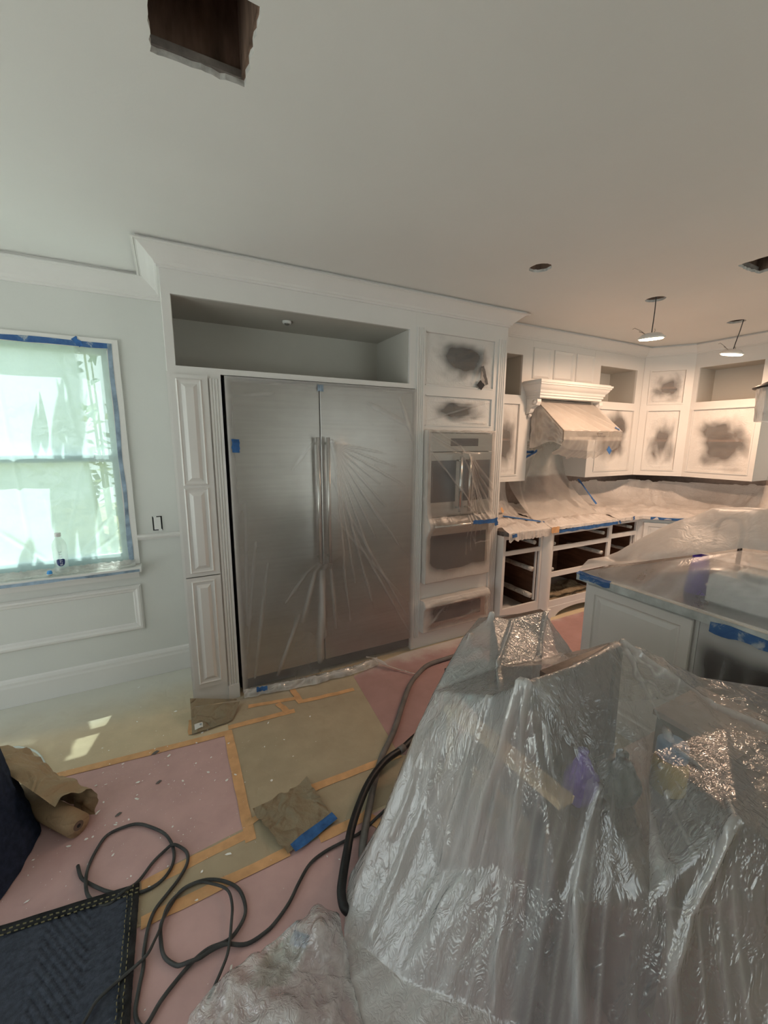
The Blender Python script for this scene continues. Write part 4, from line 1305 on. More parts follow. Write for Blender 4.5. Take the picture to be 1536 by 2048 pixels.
b1 = base_unit('base_cabinet', 'white drawer base next to the oven tower with drawers removed', XT + 0.001, 3.0, [(XT + 0.03, 2.972, 0.738, 0.846), (XT + 0.03, 2.972, 0.205, 0.700)])
MB().box(XT + 0.001, 3.0, 0.05, 0.065, 0.0, 0.0995).build('toe_board', M['trim'], b1)
b1p = thing('base_pilaster', 'white half-round pilaster between the open base cabinets', 'pilaster', (0, YB, 0))
pts = [(3.002, 0.02)] + [(3.002 + 0.128 * k / 12, -0.004 - 0.040 * math.sin(math.pi * k / 12)) for k in range(13)] + [(3.130, 0.02)]
MB().prism(pts, 0.11, CT - 0.041).build('shaft', M['trim'], b1p, False)
MB().box(3.002, 3.130, -0.048, 0.02, 0.0, 0.1095).build('base_block', M['trim'], b1p)
b2 = base_unit('base_cabinet', 'white middle base with three open drawer bays and arched toe', 3.132, 3.995, [(3.150, 3.962, 0.716, 0.828), (3.150, 3.962, 0.462, 0.674), (3.150, 3.962, 0.172, 0.414)], z0=0.11)
av = [(3.132, 0.1095), (3.132, 0.001), (3.25, 0.001)] + [(3.25 + 0.62 * k / 14, 0.012 + 0.062 * math.sin(math.pi * k / 14) ** 0.5) for k in range(15)] + [(3.88, 0.001), (3.995, 0.001), (3.995, 0.1095)]
c = MB()
n = len(av)
c.v = [(x, -0.004, z) for x, z in av] + [(x, 0.018, z) for x, z in av]
c.f = [tuple(range(n)), tuple(range(2 * n - 1, n - 1, -1))] + [(i, (i + 1) % n, n + (i + 1) % n, n + i) for i in range(n)]
c.build('arched_valance', M['trim'], b2)
b3 = base_unit('base_cabinet', 'white narrow base cabinet before the corner with drawers out', 3.997, 4.45, [(4.012, 4.420, 0.748, 0.846), (4.012, 4.420, 0.205, 0.702)])
MB().box(3.997, 4.45, 0.05, 0.065, 0.0, 0.0995).build('toe_board', M['trim'], b3)
b3d = thing('corner_base_cabinet', 'diagonal white corner base cabinet with a panel door', 'base cabinet', (4.452, YB, 0), math.atan2(-0.32, 0.31))
wq = math.hypot(0.31, 0.32)
MB().box(0.0, wq, 0.0, 0.02, 0.10, CT - 0.04).build('face_frame', M['trim'], b3d)
MB().panel(0.05, wq - 0.04, 0.14, 0.845, -0.0004, RAISED).build('door', M['trim'], b3d)
MB().box(0.0, wq, 0.04, 0.06, 0.0, 0.0995).build('toe_board', M['trim'], b3d)
b4 = thing('base_cabinet', 'white base cabinet run along the right wall behind the island', 'base cabinet', (4.765, 2.255, 0), -math.pi / 2)
MB().box(0.0, 2.3, 0.0, XR - 4.767, 0.10, CT - 0.04).build('body', M['trim'], b4)
for k in range(4):
    MB().panel(0.02 + 0.57 * k, 0.56 + 0.57 * k, 0.14, 0.845, -0.0004, RAISED).build('door', M['trim'], b4)
MB().box(0.0, 2.3, 0.05, XR - 4.77, 0.0, 0.0995).build('toe_board', M['trim'], b4)


# wrapped drawer runners inside the bays
def runner(par, x, y0, y1, z, r):
    pts = [(x + 0.004 * nz(k, z), y0 + (y1 - y0) * k / 8, z + 0.004 * nz(k, x)) for k in range(9)]
    MB().tube(pts, [r * (0.8 + 0.3 * abs(nz(k * 1.7, z * 9))) for k in range(9)], 9).build('wrapped_runner', M['paper_wrap'], par, True)


for par, x, z, r in ((b1, 2.935, 0.775, 0.024), (b1, 2.925, 0.520, 0.026), (b1, 2.925, 0.262, 0.030), (b1, 2.555, 0.262, 0.026), (b2, 3.925, 0.765, 0.022), (b2, 3.925, 0.555, 0.026), (b2, 3.20, 0.735, 0.018), (b2, 3.20, 0.482, 0.018), (b3, 4.385, 0.785, 0.020), (b3, 4.385, 0.53, 0.02)):
    runner(par, x, 0.03, 0.45, z, r)
for par, x in ((b1, 2.952), (b3, 4.40)):
    MB().box(x, x + 0.014, 0.024, 0.04, 0.216, 0.695).build('runner_post', M['trim'], par)
kp = thing('paper_sheet', 'crumpled brown paper lying in the lowest bay of the middle base cabinet', 'paper', (3.55, YB + 0.20, 0.126))
MB().grid(24, 14, lambda u, v: (-0.36 + 0.72 * u, -0.16 + 0.34 * v, 0.004 + 0.02 * abs(ridge(u * 4, v * 3)) + 0.07 * max(0, nz(u * 3 + 2, v * 3)))).build('sheet', M['kraft_loose'], kp, True)

ctp = thing('countertop', 'dark stone countertop along the back and right walls', 'countertop')
pl = [(XT + 0.001, YW - 0.002), (XT + 0.001, YB + 0.06), (XT + 0.04, YB - 0.035), (4.44, YB - 0.035), (4.735, 2.24), (4.735, -0.04), (XR - 0.002, -0.04), (XR - 0.002, YW - 0.002)]
MB().prism(pl, CT - 0.039, CT).build('slab', M['granite'], ctp)
MB().box(XT + 0.002, XR - 0.004, YW - 0.016, YW - 0.0025, CT + 0.0005, UB - 0.024).build('backsplash', M['taupe'], ctp)
MB().box(XR - 0.016, XR - 0.0025, 0.0, YW - 0.02, CT + 0.0005, UB - 0.024).build('backsplash', M['taupe'], ctp)


def counter_sheet(name, path, label, hang=0.05, back=0.30, sd=0.0, nu=150, mat=None, clear=0.0):
    """film over a counter: path = front edge in plan (x, y) with inward normal; crosses the counter and climbs the wall a little"""
    P = [Vector(p) for p in path]
    L = [0]
    for a, b in zip(P, P[1:]):
        L.append(L[-1] + (b - a).length)

    def at(s):
        s *= L[-1]
        for i in range(len(P) - 1):
            if s <= L[i + 1] or i == len(P) - 2:
                q = (s - L[i]) / (L[i + 1] - L[i])
                d = (P[i + 1] - P[i]).normalized()
                return P[i] + (P[i + 1] - P[i]) * q, Vector((-d.y, d.x))

    def nrm(s):
        n = Vector((0, 0))
        for k in (-0.03, -0.015, 0, 0.015, 0.03):
            n += at(min(1, max(0, s + k)))[1]
        return n.normalized()

    def fn(u, v):
        p, _ = at(u)
        n = nrm(u)
        Lt = L[-1]
        lump = 0.030 * abs(ridge(u * Lt * 8 + sd, v * 4, sd)) + 0.035 * max(0, nz(u * Lt * 6 + sd, v * 3, 2)) + 0.016 * abs(nz(u * Lt * 24, v * 14, sd))
        if v < 0.16:
            k = v / 0.16
            z = CT - hang * (1 + 0.35 * nz(u * 12, sd)) * (1 - k) + 0.006 * k
            dep = -0.008 - 0.012 * abs(ridge(u * 22, v, sd)) - 0.006 * (1 - k)
        elif v < 0.66:
            k = (v - 0.16) / 0.5
            dep = -0.006 + 0.40 * k
            z = CT + 0.006 + lump * min(1, 4 * k) + 0.04 * k * k
        else:
            k = (v - 0.66) / 0.34
            dep = 0.394 + 0.20 * math.sin(k * math.pi / 2)
            z = CT + 0.046 + lump + back * (1 + 0.25 * nz(u * 5 + sd, 4)) * k ** 1.5
        q = p + n * dep
        return (min(q.x, XR - 0.02), min(q.y, YW - 0.02), z)
    return tag(MB().grid(nu, 46, fn, lambda u, v: max(0, (0.55 if v < 0.6 else 0.25) + 0.4 * max(0, ridge(u * 15 + sd, v * 4, sd)) - clear)).build(name, mat or M['film_counter'], None, True), label, 'plastic film')


counter_sheet('counter_film', [(XT + 0.001, YB - 0.037), (3.03, YB - 0.040)], 'crumpled painted film on the counter corner by the oven tower', 0.07, 0.30, 1.0, 60)
counter_sheet('counter_film', [(3.035, YB - 0.040), (3.99, YB - 0.040)], 'crumpled film covering the counter below the range hood', 0.022, 0.05, 5.0, 110)
counter_sheet('counter_film', [(3.995, YB - 0.038), (4.44, YB - 0.038), (4.733, 2.24), (4.733, 0.6)], 'film spread over the corner and right-hand counter', 0.03, 0.26, 9.0, 180)
tape('blue_tape_strip', (3.13, YB - 0.066, 0.882), (3.99, YB - 0.066, 0.884), 0.026, 0.001, M['blue_tape'], 'long blue tape along the counter edge below the hood', up=(0, -1, 0), n=24, ragged=True)
tape('blue_tape_strip', (2.545, YB - 0.070, 0.892), (2.60, YB - 0.070, 0.900), 0.03, 0.001, M['blue_tape'], 'blue tape bit on the counter corner by the oven tower', up=(0, -1, 0))
tape('orange_tape_scrap', (3.02, YB - 0.072, 0.905), (3.12, YB - 0.072, 0.90), 0.05, 0.001, M['orange_tape'], 'orange tape scrap on the counter edge over the pilaster', up=(0, -1, 0), ragged=True)
tape('blue_tape_strip', (4.00, YB - 0.07, 0.905), (4.03, YB - 0.07, 0.875), 0.02, 0.001, M['blue_tape'], 'short upright blue tape at the counter joint', up=(0, -1, 0))
tape('blue_tape_strip', (4.24, YB - 0.07, 0.93), (4.25, YB - 0.07, 0.895), 0.03, 0.001, M['blue_tape'], 'blue tape tab on the counter before the corner', up=(0, -1, 0))
tape('blue_tape_strip', (4.48, 2.475, 0.900), (4.70, 2.235, 0.900), 0.026, 0.001, M['blue_tape'], 'blue tape on the slanted counter edge in the corner', up=(-0.7, -0.7, 0), ragged=True)
tape('blue_tape_strip', (2.62, 3.10, 1.22), (2.66, 3.02, 1.10), 0.028, 0.001, M['blue_tape'], 'upper blue tape on the backsplash film by the oven tower', up=(0.2, -1, 0.2))
tape('blue_tape_strip', (2.69, 3.02, 1.12), (2.78, 2.95, 1.00), 0.035, 0.001, M['blue_tape'], 'thick blue tape knot on the film beside the orange scrap', up=(0.2, -1, 0.2))
tape('orange_tape_scrap', (2.81, 2.94, 1.06), (2.84, 2.94, 1.01), 0.03, 0.001, M['orange_tape'], 'tiny orange scrap caught in the backsplash film', up=(0.2, -1, 0.2))
tape('blue_tape_strip', (2.80, 2.90, 0.985), (3.05, 2.62, 0.955), 0.03, 0.001, M['blue_tape'], 'blue tape running across the left counter film to its edge', up=(0, -0.3, 1))
tape('blue_tape_strip', (4.05, 3.06, 1.28), (4.12, 2.86, 1.02), 0.028, 0.001, M['blue_tape'], 'slanting blue tape under the cabinet right of the hood', up=(0, -1, 0.3))
# ================================================================== CEILING LAMPS
def hanging_lamp(x, y, drop, label, tilt, lens_mat, power):
    t = thing('ceiling_light', label, 'light', (x, y, ZC - drop))
    t.rotation_euler = (tilt[0], tilt[1], 0.0)
    MB().lathe([(0.080, 0.0), (0.088, -0.004), (0.088, 0.006), (0.078, 0.012), (0.060, 0.030), (0.040, 0.036), (0.012, 0.038)], 0, 0, 28).build('housing', M['white_plastic'], t, True)
    MB().lathe([(0.076, -0.0045), (0.074, -0.009), (0.03, -0.011), (0.002, -0.0115)], 0, 0, 28).build('lens', lens_mat, t, True)
    for a in (0.4, 2.7):
        c, s = math.cos(a), math.sin(a)
        MB().tube([(0.05 * c, 0.05 * s, 0.032), (0.075 * c + 0.01 * s, 0.075 * s - 0.01 * c, 0.055), (0.13 * c, 0.13 * s, 0.075), (0.145 * c, 0.145 * s, 0.068)], 0.0018, 6).build('spring_clip', M['wire'], t, True)
        MB().tube([(0.055 * c - 0.012 * s, 0.055 * s + 0.012 * c, 0.030), (0.085 * c - 0.02 * s, 0.085 * s + 0.02 * c, 0.040), (0.115 * c - 0.03 * s, 0.115 * s + 0.03 * c, 0.046)], 0.0018, 6).build('spring_clip', M['wire'], t, True)
    MB().tube([(0.0, 0.0, 0.036), (0.004, 0.002, 0.06), (0.012, 0.004, 0.12), (0.010, 0.0, drop * 0.7), (0.006, 0.0, drop + 0.10)], 0.0035, 7).build('cable', M['cord'], t, True)
    d = bpy.data.lights.new('lamp_light', 'AREA')
    d.shape, d.size = 'DISK', 0.15
    d.energy = power
    d.color = (1.0, 0.65, 0.44)
    lo = bpy.data.objects.new('lamp_light', d)
    COL.objects.link(lo)
    lo.parent = t
    lo.location = (0, 0, -0.013)
    return t


hanging_lamp(LAMPS[1][0], LAMPS[1][1], 0.265, 'lit round recessed light dangling on its wire nearer the hood', (0.05, -0.10), M['lamp_on'], 24.0)
hanging_lamp(LAMPS[2][0], LAMPS[2][1], 0.262, 'lit round recessed light dangling near the right wall cabinets', (0.16, 0.02), M['lamp_dim'], 20.0)

pd = thing('pendant_lamp', 'black pendant lamp bagged in film above the island', 'pendant', (2.70, 0.885, 1.93))
MB().lathe([(0.170, 0.030), (0.172, 0.036), (0.12, 0.062), (0.06, 0.085), (0.03, 0.12), (0.012, 0.13)], 0, 0, 32).build('shade', M['black_metal'], pd, True)
MB().tube([(0, 0, 0.13), (0, 0, ZC - 1.93 - 0.02)], 0.005, 8).build('stem', M['black_metal'], pd, True)
MB().lathe([(0.05, ZC - 1.93 - 0.02), (0.05, ZC - 1.93 - 0.001)], 0, 0, 20).build('canopy', M['black_metal'], pd, True)
bag = MB().grid(48, 14, lambda u, v: ((0.145 + 0.012 * ridge(u * 6 % 6, v * 2)) * math.cos(6.2832 * u) * (1 - 0.05 * v), (0.145 + 0.012 * ridge(math.cos(6.2832 * u) * 2, math.sin(6.2832 * u) * 2, v)) * math.sin(6.2832 * u) * (1 - 0.05 * v), 0.030 - 0.16 * v), lambda u, v: 0.3)
bag.build('film_bag', M['film_big'], pd, True)

# ================================================================== ISLAND
IX, IY1, IY0 = 2.17, 1.52, -0.7
isl = thing('kitchen_island', 'white kitchen island cabinet with a raised panel door', 'island', (IX, IY1, 0), -math.pi / 2)
MB().box(0.0, 0.60, 0.0, 1.0, 0.09, 0.878).build('body', M['trim'], isl)
MB().box(0.60, IY1 - IY0, 0.55, 1.0, 0.09, 0.878).build('body', M['trim'], isl)
MB().box(1.24, IY1 - IY0, 0.0, 0.55, 0.09, 0.878).build('body', M['trim'], isl)
MB().box(0.02, IY1 - IY0, 0.06, 0.98, 0.0, 0.0895).build('toe_board', M['trim'], isl)
MB().panel(0.022, 0.583, 0.13, 0.866, -0.0004, [(0.0, 0.017), (0.005, 0.022), (0.050, 0.022), (0.056, 0.014), (0.062, 0.011), (0.068, 0.011), (0.092, 0.019), (0.096, 0.019)]).build('door', M['trim'], isl)
MB().panel(1.26, 1.84, 0.13, 0.866, -0.0004, RAISED).build('door', M['trim'], isl)
ict = thing('island_countertop', 'dark stone island countertop with a paint-dusted edge', 'countertop')
MB().box(2.125, 3.22, -0.74, 1.555, 0.880, 0.920).build('slab', M['granite'], ict)
M['edge_dust'] = paint('paint_dust_on_stone_edge', (0.47, 0.50, 0.49), 0.7, 0.3, nscale=9, var=0.35)
MB().box(2.1225, 2.1248, -0.74, 1.557, 0.879, 0.921).build('dusted_edge', M['edge_dust'], ict)
MB().box(2.1225, 2.17, -0.74, 1.55, 0.9202, 0.9212).build('dusted_rim', M['edge_dust'], ict)
dw = thing('dishwasher', 'dark dishwasher front under streaky film in the island', 'dishwasher', (IX, IY1, 0), -math.pi / 2)
MB().box(0.605, 1.235, 0.02, 0.545, 0.095, 0.876).build('body', M['black_gap'], dw)
MB().box(0.618, 1.225, -0.02, 0.0195, 0.10, 0.768).build('door', M['oven_glass'], dw)
MB().box(0.618, 1.225, -0.02, 0.0195, 0.772, 0.868).build('control_strip', M['steel'], dw)
flat_film('dishwasher_film', dw, 0.616, 1.235, 0.11, 0.876, -0.034, film('dishwasher_film_paint', 0.12, (0.76, 0.77, 0.77), 0.3, 0.6, 0.3, 8, 0.3, 0.35, spray=(0.62, 0.98, 0.9, 5.0, 0.4)), 'streaky film over the dishwasher in the island', [(0.70, 0.12, 0.74, 0.86, 0.014, 0.010), (0.80, 0.12, 0.83, 0.84, 0.018, 0.008), (0.94, 0.12, 0.95, 0.8, 0.02, 0.008)], sd=4.0)
tape('blue_tape_strip', (2.121, 1.535, 0.905), (2.121, 1.345, 0.905), 0.034, 0.001, M['blue_smeared'], 'dusty blue tape round the corner of the island counter', up=(-1, 0, 0))
tape('blue_tape_strip', (2.130, 1.5575, 0.921), (2.130, 1.35, 0.9215), 0.03, 0.001, M['blue_tape'], 'blue tape on top of the island counter corner', up=(-0.3, 0, 1))
tape('blue_tape_strip', (2.1215, 0.86, 0.878), (2.1215, 0.35, 0.874), 0.045, 0.0012, M['blue_smeared'], 'thick blue tape under the island counter edge over the dishwasher', up=(-1, 0, 0), ragged=True, wob=0.008, n=20)

# island film: tent over the tap, clear sheet in front
tent_pts = [(2.125, 1.545, 0.945), (2.22, 1.560, 0.985), (2.38, 1.560, 0.985), (2.60, 1.562, 0.955), (2.95, 1.562, 0.94), (3.24, 1.56, 0.935),
            (2.30, 1.24, 1.055), (2.45, 0.91, 1.185), (2.43, 0.60, 1.22), (2.40, 0.20, 1.16), (2.40, -0.30, 1.00), (2.30, -0.6, 0.945),
            (2.55, 1.41, 1.135), (2.65, 1.26, 1.275), (2.70, 1.16, 1.355), (2.66, 0.91, 1.39), (2.64, 0.50, 1.385), (2.64, 0.05, 1.25), (2.7, -0.6, 0.95),
            (3.0, 1.30, 0.99), (3.22, 1.0, 0.94), (3.24, 0.4, 0.94), (3.24, -0.6, 0.94), (2.36, 1.46, 0.965), (2.28, 1.40, 1.00)]
tag(drape('island_film', tent_pts, [(0, 6), (6, 7), (7, 8), (8, 9), (9, 10), (12, 13), (13, 14), (14, 15), (15, 16), (16, 17)], M['film_tent'], 9, 4, [(0.010, 3.0, 1.0, 2.0)], crink=0.010, fine=0.001, loop=[0, 6, 7, 8, 9, 10, 11, 18, 22, 21, 20, 5, 4, 3, 2, 1]), 'milky film tented over the tap on the island', 'plastic film')
front_pts = [(2.128, 1.53, 0.934), (2.126, 1.2, 0.929), (2.126, 0.93, 0.929), (2.126, 0.5, 0.929), (2.126, 0.0, 0.929), (2.126, -0.6, 0.929),
             (2.205, 1.15, 1.02), (2.215, 0.93, 1.10), (2.215, 0.55, 1.125), (2.215, 0.20, 1.08),
             (2.30, 1.235, 1.046), (2.445, 0.91, 1.176), (2.425, 0.60, 1.21), (2.395, 0.20, 1.15), (2.395, -0.30, 0.99), (2.295, -0.6, 0.94)]
tag(drape('island_front_film', front_pts, [], M['film_front'], 9, 2, [(0.004, 4.0, 0.6, 6.0)], fine=0.0008, loop=[0, 1, 2, 3, 4, 5, 15, 14, 13, 12, 11, 10]), 'clear film sloping to the front edge of the island counter', 'plastic film')
tp = thing('kitchen_tap', 'tall chrome tap under the island film', 'tap', (2.72, 1.02, 0.9205))
MB().lathe([(0.03, 0), (0.03, 0.01), (0.016, 0.02)], 0, 0, 18).build('base', M['steel_bright'], tp, True)
MB().tube([(0, 0, 0.02), (0, 0, 0.30)] + [(0, 0.06 - 0.06 * math.cos(a * math.pi / 6), 0.30 + 0.07 * math.sin(a * math.pi / 6)) for a in range(1, 7)] + [(0, 0.12, 0.20)], 0.011, 10).build('spout', M['steel_bright'], tp, True)
MB().tube([(0.016, 0, 0.05), (0.05, 0, 0.07), (0.08, 0, 0.10)], 0.006, 8).build('lever', M['steel_bright'], tp, True)
jb = thing('plastic_tub', 'white plastic tool case under clear film on the island', 'case', (2.375, 0.765, 0.9205))
mbx = MB()
for z, i in ((0.0, 0.012), (0.012, 0.0), (0.135, 0.002), (0.150, 0.014)):
    mbx.v += [(-0.085 + i, -0.20 + i, z), (0.085 - i, -0.20 + i, z), (0.085 - i, 0.20 - i, z), (-0.085 + i, 0.20 - i, z)]
for i in range(3):
    for k in range(4):
        mbx.f.append((i * 4 + k, i * 4 + (k + 1) % 4, i * 4 + 4 + (k + 1) % 4, i * 4 + 4 + k))
mbx.f += [(3, 2, 1, 0), (12, 13, 14, 15)]
mbx.build('body', M['white_plastic'], jb)
MB().box(-0.092, 0.092, -0.205, 0.205, 0.085, 0.093).build('rim', M['white_plastic'], jb)
MB().box(-0.05, 0.05, -0.10, 0.10, 0.1502, 0.185).build('lid_block', M['white_plastic'], jb)
MB().box(-0.055, -0.0502, -0.06, 0.08, 0.158, 0.178).build('latch', M['edge_dust'], jb)
pb = thing('purple_bag', 'purple plastic bag behind the white case on the island', 'bag', (2.40, 1.055, 0.9205))
MB().grid(20, 10, lambda u, v: ((0.05 * (1 - 0.5 * v) + 0.008 * nz(u * 6, v * 4)) * math.cos(6.2832 * u), (0.055 * (1 - 0.35 * v)) * math.sin(6.2832 * u), 0.002 + 0.20 * v)).build('sack', M['purple'], pb, True)

# ================================================================== FOREGROUND PILE
def chair(label, loc, rz, wood, cloth, top=0.97, w=0.46):
    t = thing('dining_chair', label, 'chair', loc, rz)
    h = w / 2
    for x in (-h + 0.02, h - 0.02):
        MB().obox((x, 0.0, 0.0), (x, 0.02, top - 0.06), 0.035, 0.035, (0, 1, 0)).build('leg', wood, t)
        MB().obox((x, 0.38, 0.0), (x, 0.37, 0.43), 0.035, 0.035, (0, 1, 0)).build('leg', wood, t)
    MB().box(-h, h, -0.01, 0.40, 0.4305, 0.452).build('seat_frame', wood, t)
    MB().box(-h + 0.01, h - 0.01, 0.045, 0.40, 0.4525, 0.50).build('seat_cushion', cloth, t)
    MB().box(-h, h, 0.003, 0.033, top - 0.0595, top).build('top_rail', wood, t)
    MB().box(-h + 0.05, h - 0.05, 0.008, 0.028, 0.56, top - 0.062).build('back_panel', cloth, t)
    MB().box(-h + 0.03, h - 0.03, 0.008, 0.026, 0.52, 0.558).build('lower_rail', wood, t)
    return t


chair('dark dining chair with charcoal back under the dust sheet', (1.19, 0.797, 0.0), 0.03, M['wood_dark'], M['chest'], 0.985, 0.40)
chair('dining chair behind another one under the dust sheet, its back poking up in two peaks', (1.325, 1.222, 0.0), -0.06, M['wood_dark'], M['cushion'], 0.935, 0.28)
stb = thing('wooden_chest', 'dark brown wooden chest hidden under the dust sheet', 'chest', (0, 0, 0))
MB().box(1.02, 1.80, 0.475, 0.765, 0.03, 0.5595).build('body', M['chest'], stb)
MB().box(1.00, 1.82, 0.46, 0.775, 0.56, 0.585).build('lid', M['wood_dark'], stb)
for x in (1.05, 1.77):
    for y in (0.50, 0.74):
        MB().box(x - 0.02, x + 0.02, y - 0.02, y + 0.02, 0.0, 0.0295).build('foot', M['wood_dark'], stb)
for x0, x1 in ((1.05, 1.39), (1.43, 1.77)):
    MB().panel(x0, x1, 0.07, 0.52, 0.4748, [(0, 0.004), (0.04, 0.008), (0.05, 0.002)]).build('front_panel', M['chest'], stb)
bx = thing('cardboard_box', 'brown cardboard box under the sheet before the wooden chest', 'box', (1.14, 0.37, 0.0))
MB().box(-0.04, 0.50, -0.10, 0.07, 0.0, 0.42).build('carton', M['cardboard'], bx)
MB().box(-0.04, 0.50, -0.04, 0.01, 0.4202, 0.4212).build('packing_tape', M['cardboard'], bx)
bd = thing('wooden_board', 'pale tan board leaning under the dust sheet', 'board')
MB().obox((0.882, 1.13, 0.70), (0.948, 0.66, 0.665), 0.080, 0.022, (0.3, 0, 1)).build('plank', M['wood_tan'], bd)
MB().obox((0.884, 1.12, 0.02), (0.884, 1.12, 0.680), 0.03, 0.03, (0, 1, 0)).build('post', M['wood_tan'], bd)


def sack(name, label, loc, rx, ry, h, mat, sd, cat='bag', top=0.25, neck=True):
    t = thing(name, label, cat, loc)

    def fn(u, v):
        a = 6.2832 * u
        r = math.sin(math.pi * min(1, 0.12 + 0.88 * v)) ** 0.6 * (1 - v) ** 0.25 if v > 0.5 else math.sin(math.pi * min(1, 0.15 + 0.85 * v)) ** 0.6
        r = max(0.05 + top * v, r) * (1 + 0.18 * nz(math.cos(a) * 2 + sd, math.sin(a) * 2, v * 3))
        return (rx * r * math.cos(a), ry * r * math.sin(a), 0.004 + h * v + 0.01 * nz(a, v * 4, sd))
    mb = MB().grid(28, 16, fn)
    mb.build('sack', mat, t, True)
    if neck:
        MB().lathe([(rx * 0.25, h * 0.96), (rx * 0.18, h * 1.0), (rx * 0.3, h * 1.06)], 0, 0, 12).build('knot', mat, t, True)
    return t


sack('purple_bag', 'purple bag seen through the dust sheet on the chest', (1.06, 0.70, 0.5855), 0.055, 0.045, 0.17, M['purple'], 1.0)
sack('green_bag', 'dark green bag seen through the dust sheet beside the purple one', (1.17, 0.645, 0.5855), 0.06, 0.06, 0.16, M['green_bag'], 4.0)
sc_ = thing('spray_bottle', 'bottle with mustard body and light blue cap under the dust sheet', 'bottle', (1.36, 0.60, 0.5855))
MB().lathe([(0.045, 0), (0.05, 0.006), (0.05, 0.09), (0.042, 0.11), (0.03, 0.118)], 0, 0, 22).build('body', M['yellow_can'], sc_, True)
MB().lathe([(0.043, 0.1185), (0.045, 0.121), (0.043, 0.165), (0.036, 0.172)], 0, 0, 22).build('cap', M['blue_can'], sc_, True)
pw = thing('storage_bin', 'grey lidded bin under the sheet at the island side', 'bin', (1.56, 0.58, 0.5855))
MB().box(-0.11, 0.17, -0.10, 0.12, 0.0, 0.17).build('tub', M['cushion'], pw)
MB().box(-0.12, 0.18, -0.11, 0.13, 0.1705, 0.19).build('lid', M['taupe'], pw)

sv = thing('shop_vacuum', 'dark grey shop vacuum hidden under the low side of the dust sheet', 'vacuum', (0.855, 0.60, 0.0))
sv.scale = (0.72, 0.72, 0.85)
MB().lathe([(0.10, 0.02), (0.125, 0.03), (0.13, 0.12), (0.125, 0.21), (0.12, 0.22)], 0, 0, 28).build('tank', M['cushion'], sv, True)
MB().lathe([(0.125, 0.2205), (0.126, 0.24), (0.09, 0.29), (0.05, 0.30)], 0, 0, 28).build('motor_head', M['black_metal'], sv, True)
for k in range(4):
    MB().lathe([(0.012, 0.0), (0.018, 0.008), (0.012, 0.0195)], 0.10 * math.cos(k * 1.57 + 0.8), 0.10 * math.sin(k * 1.57 + 0.8), 10).build('caster', M['black_metal'], sv, True)
rd = thing('white_rod', 'thin white rod standing aslant under the dust sheet', 'rod')
MB().tube([(0.600, 0.80, 0.012), (0.735, 0.72, 0.27)], 0.007, 8).build('rod', M['white_plastic'], rd, True)
MB().tube([(0.733, 0.721, 0.266), (0.741, 0.716, 0.282)], 0.010, 8).build('tip', M['white_plastic'], rd, True)
SP = {
    'A': (1.165, 1.235, 0.968), 'dip': (1.24, 1.215, 0.945), 'B': (1.445, 1.205, 0.945), 'l1': (1.02, 1.245, 0.90), 'l2': (0.851, 1.200, 0.73), 'l3': (0.743, 1.19, 0.52), 'l4': (0.604, 1.158, 0.28), 'l5': (0.488, 1.128, 0.10), 'l6': (0.415, 1.08, 0.02),
    'D': (0.880, 0.776, 1.004), 'C': (1.372, 0.806, 1.004), 'CD': (1.13, 0.786, 0.996), 'G': (0.885, 0.935, 0.86), 'G2': (1.02, 1.02, 0.885), 'G3': (1.32, 1.02, 0.85), 'r1': (1.462, 0.70, 0.935), 'r2': (1.60, 0.655, 0.885), 'r3': (1.81, 0.54, 0.85),
    'val': (1.73, 1.20, 0.60), 'i1': (1.197, 0.584, 0.79), 'i2': (1.457, 0.514, 0.83), 'i3': (0.995, 0.598, 0.755), 'E': (1.093, 0.331, 0.85), 'E2': (1.121, 0.250, 0.815),
    'f1': (0.831, 0.572, 0.50), 'f2': (0.957, 0.424, 0.60), 'f3': (1.045, 0.305, 0.62), 'f4': (1.085, 0.225, 0.60), 'f5': (0.783, 0.739, 0.45), 'f6': (0.700, 0.930, 0.27), 'f7': (0.515, 0.864, 0.05), 'f8': (0.690, 0.620, 0.14), 'f9': (0.835, 0.435, 0.25), 'f10': (1.03, 0.185, 0.42),
    'h1': (0.36, 0.93, 0.015), 'h2': (0.40, 0.70, 0.015), 'h3': (0.52, 0.52, 0.015), 'h4': (0.68, 0.36, 0.015), 'h5': (0.84, 0.20, 0.015), 'h6': (0.97, 0.08, 0.12), 'h7': (1.10, -0.06, 0.45), 'h8': (1.5, -0.10, 0.75), 'h9': (2.02, -0.05, 0.75), 'h10': (2.05, 0.40, 0.78), 'h11': (2.03, 0.85, 0.55), 'h12': (1.98, 1.30, 0.25),
    'k1': (1.75, 1.62, 0.06), 'k2': (1.35, 1.70, 0.03), 'k3': (1.0, 1.55, 0.03), 'k4': (0.70, 1.36, 0.03), 'k5': (0.50, 1.22, 0.03), 'm1': (1.20, 1.36, 0.90), 'm2': (1.46, 1.34, 0.88), 'm3': (0.98, 1.38, 0.55), 'q1': (1.66, 0.30, 0.83)}
names = list(SP)
ix = {k: i for i, k in enumerate(names)}
E_ = lambda s: [(ix[a], ix[b]) for a, b in zip(s.split()[:-1], s.split()[1:])]
edges = E_('D CD C r1 r2 r3') + E_('A dip B') + E_('l1 l2 l3 l4 l5 l6') + E_('A l1') + E_('D G l2') + E_('D f5') + E_('E E2') + E_('D i3')
edges += E_('l6 h1 h2 h3 h4 h5 h6 h7 h8 h9 h10 h11 h12 k1 k2 k3 k4 k5 l6')


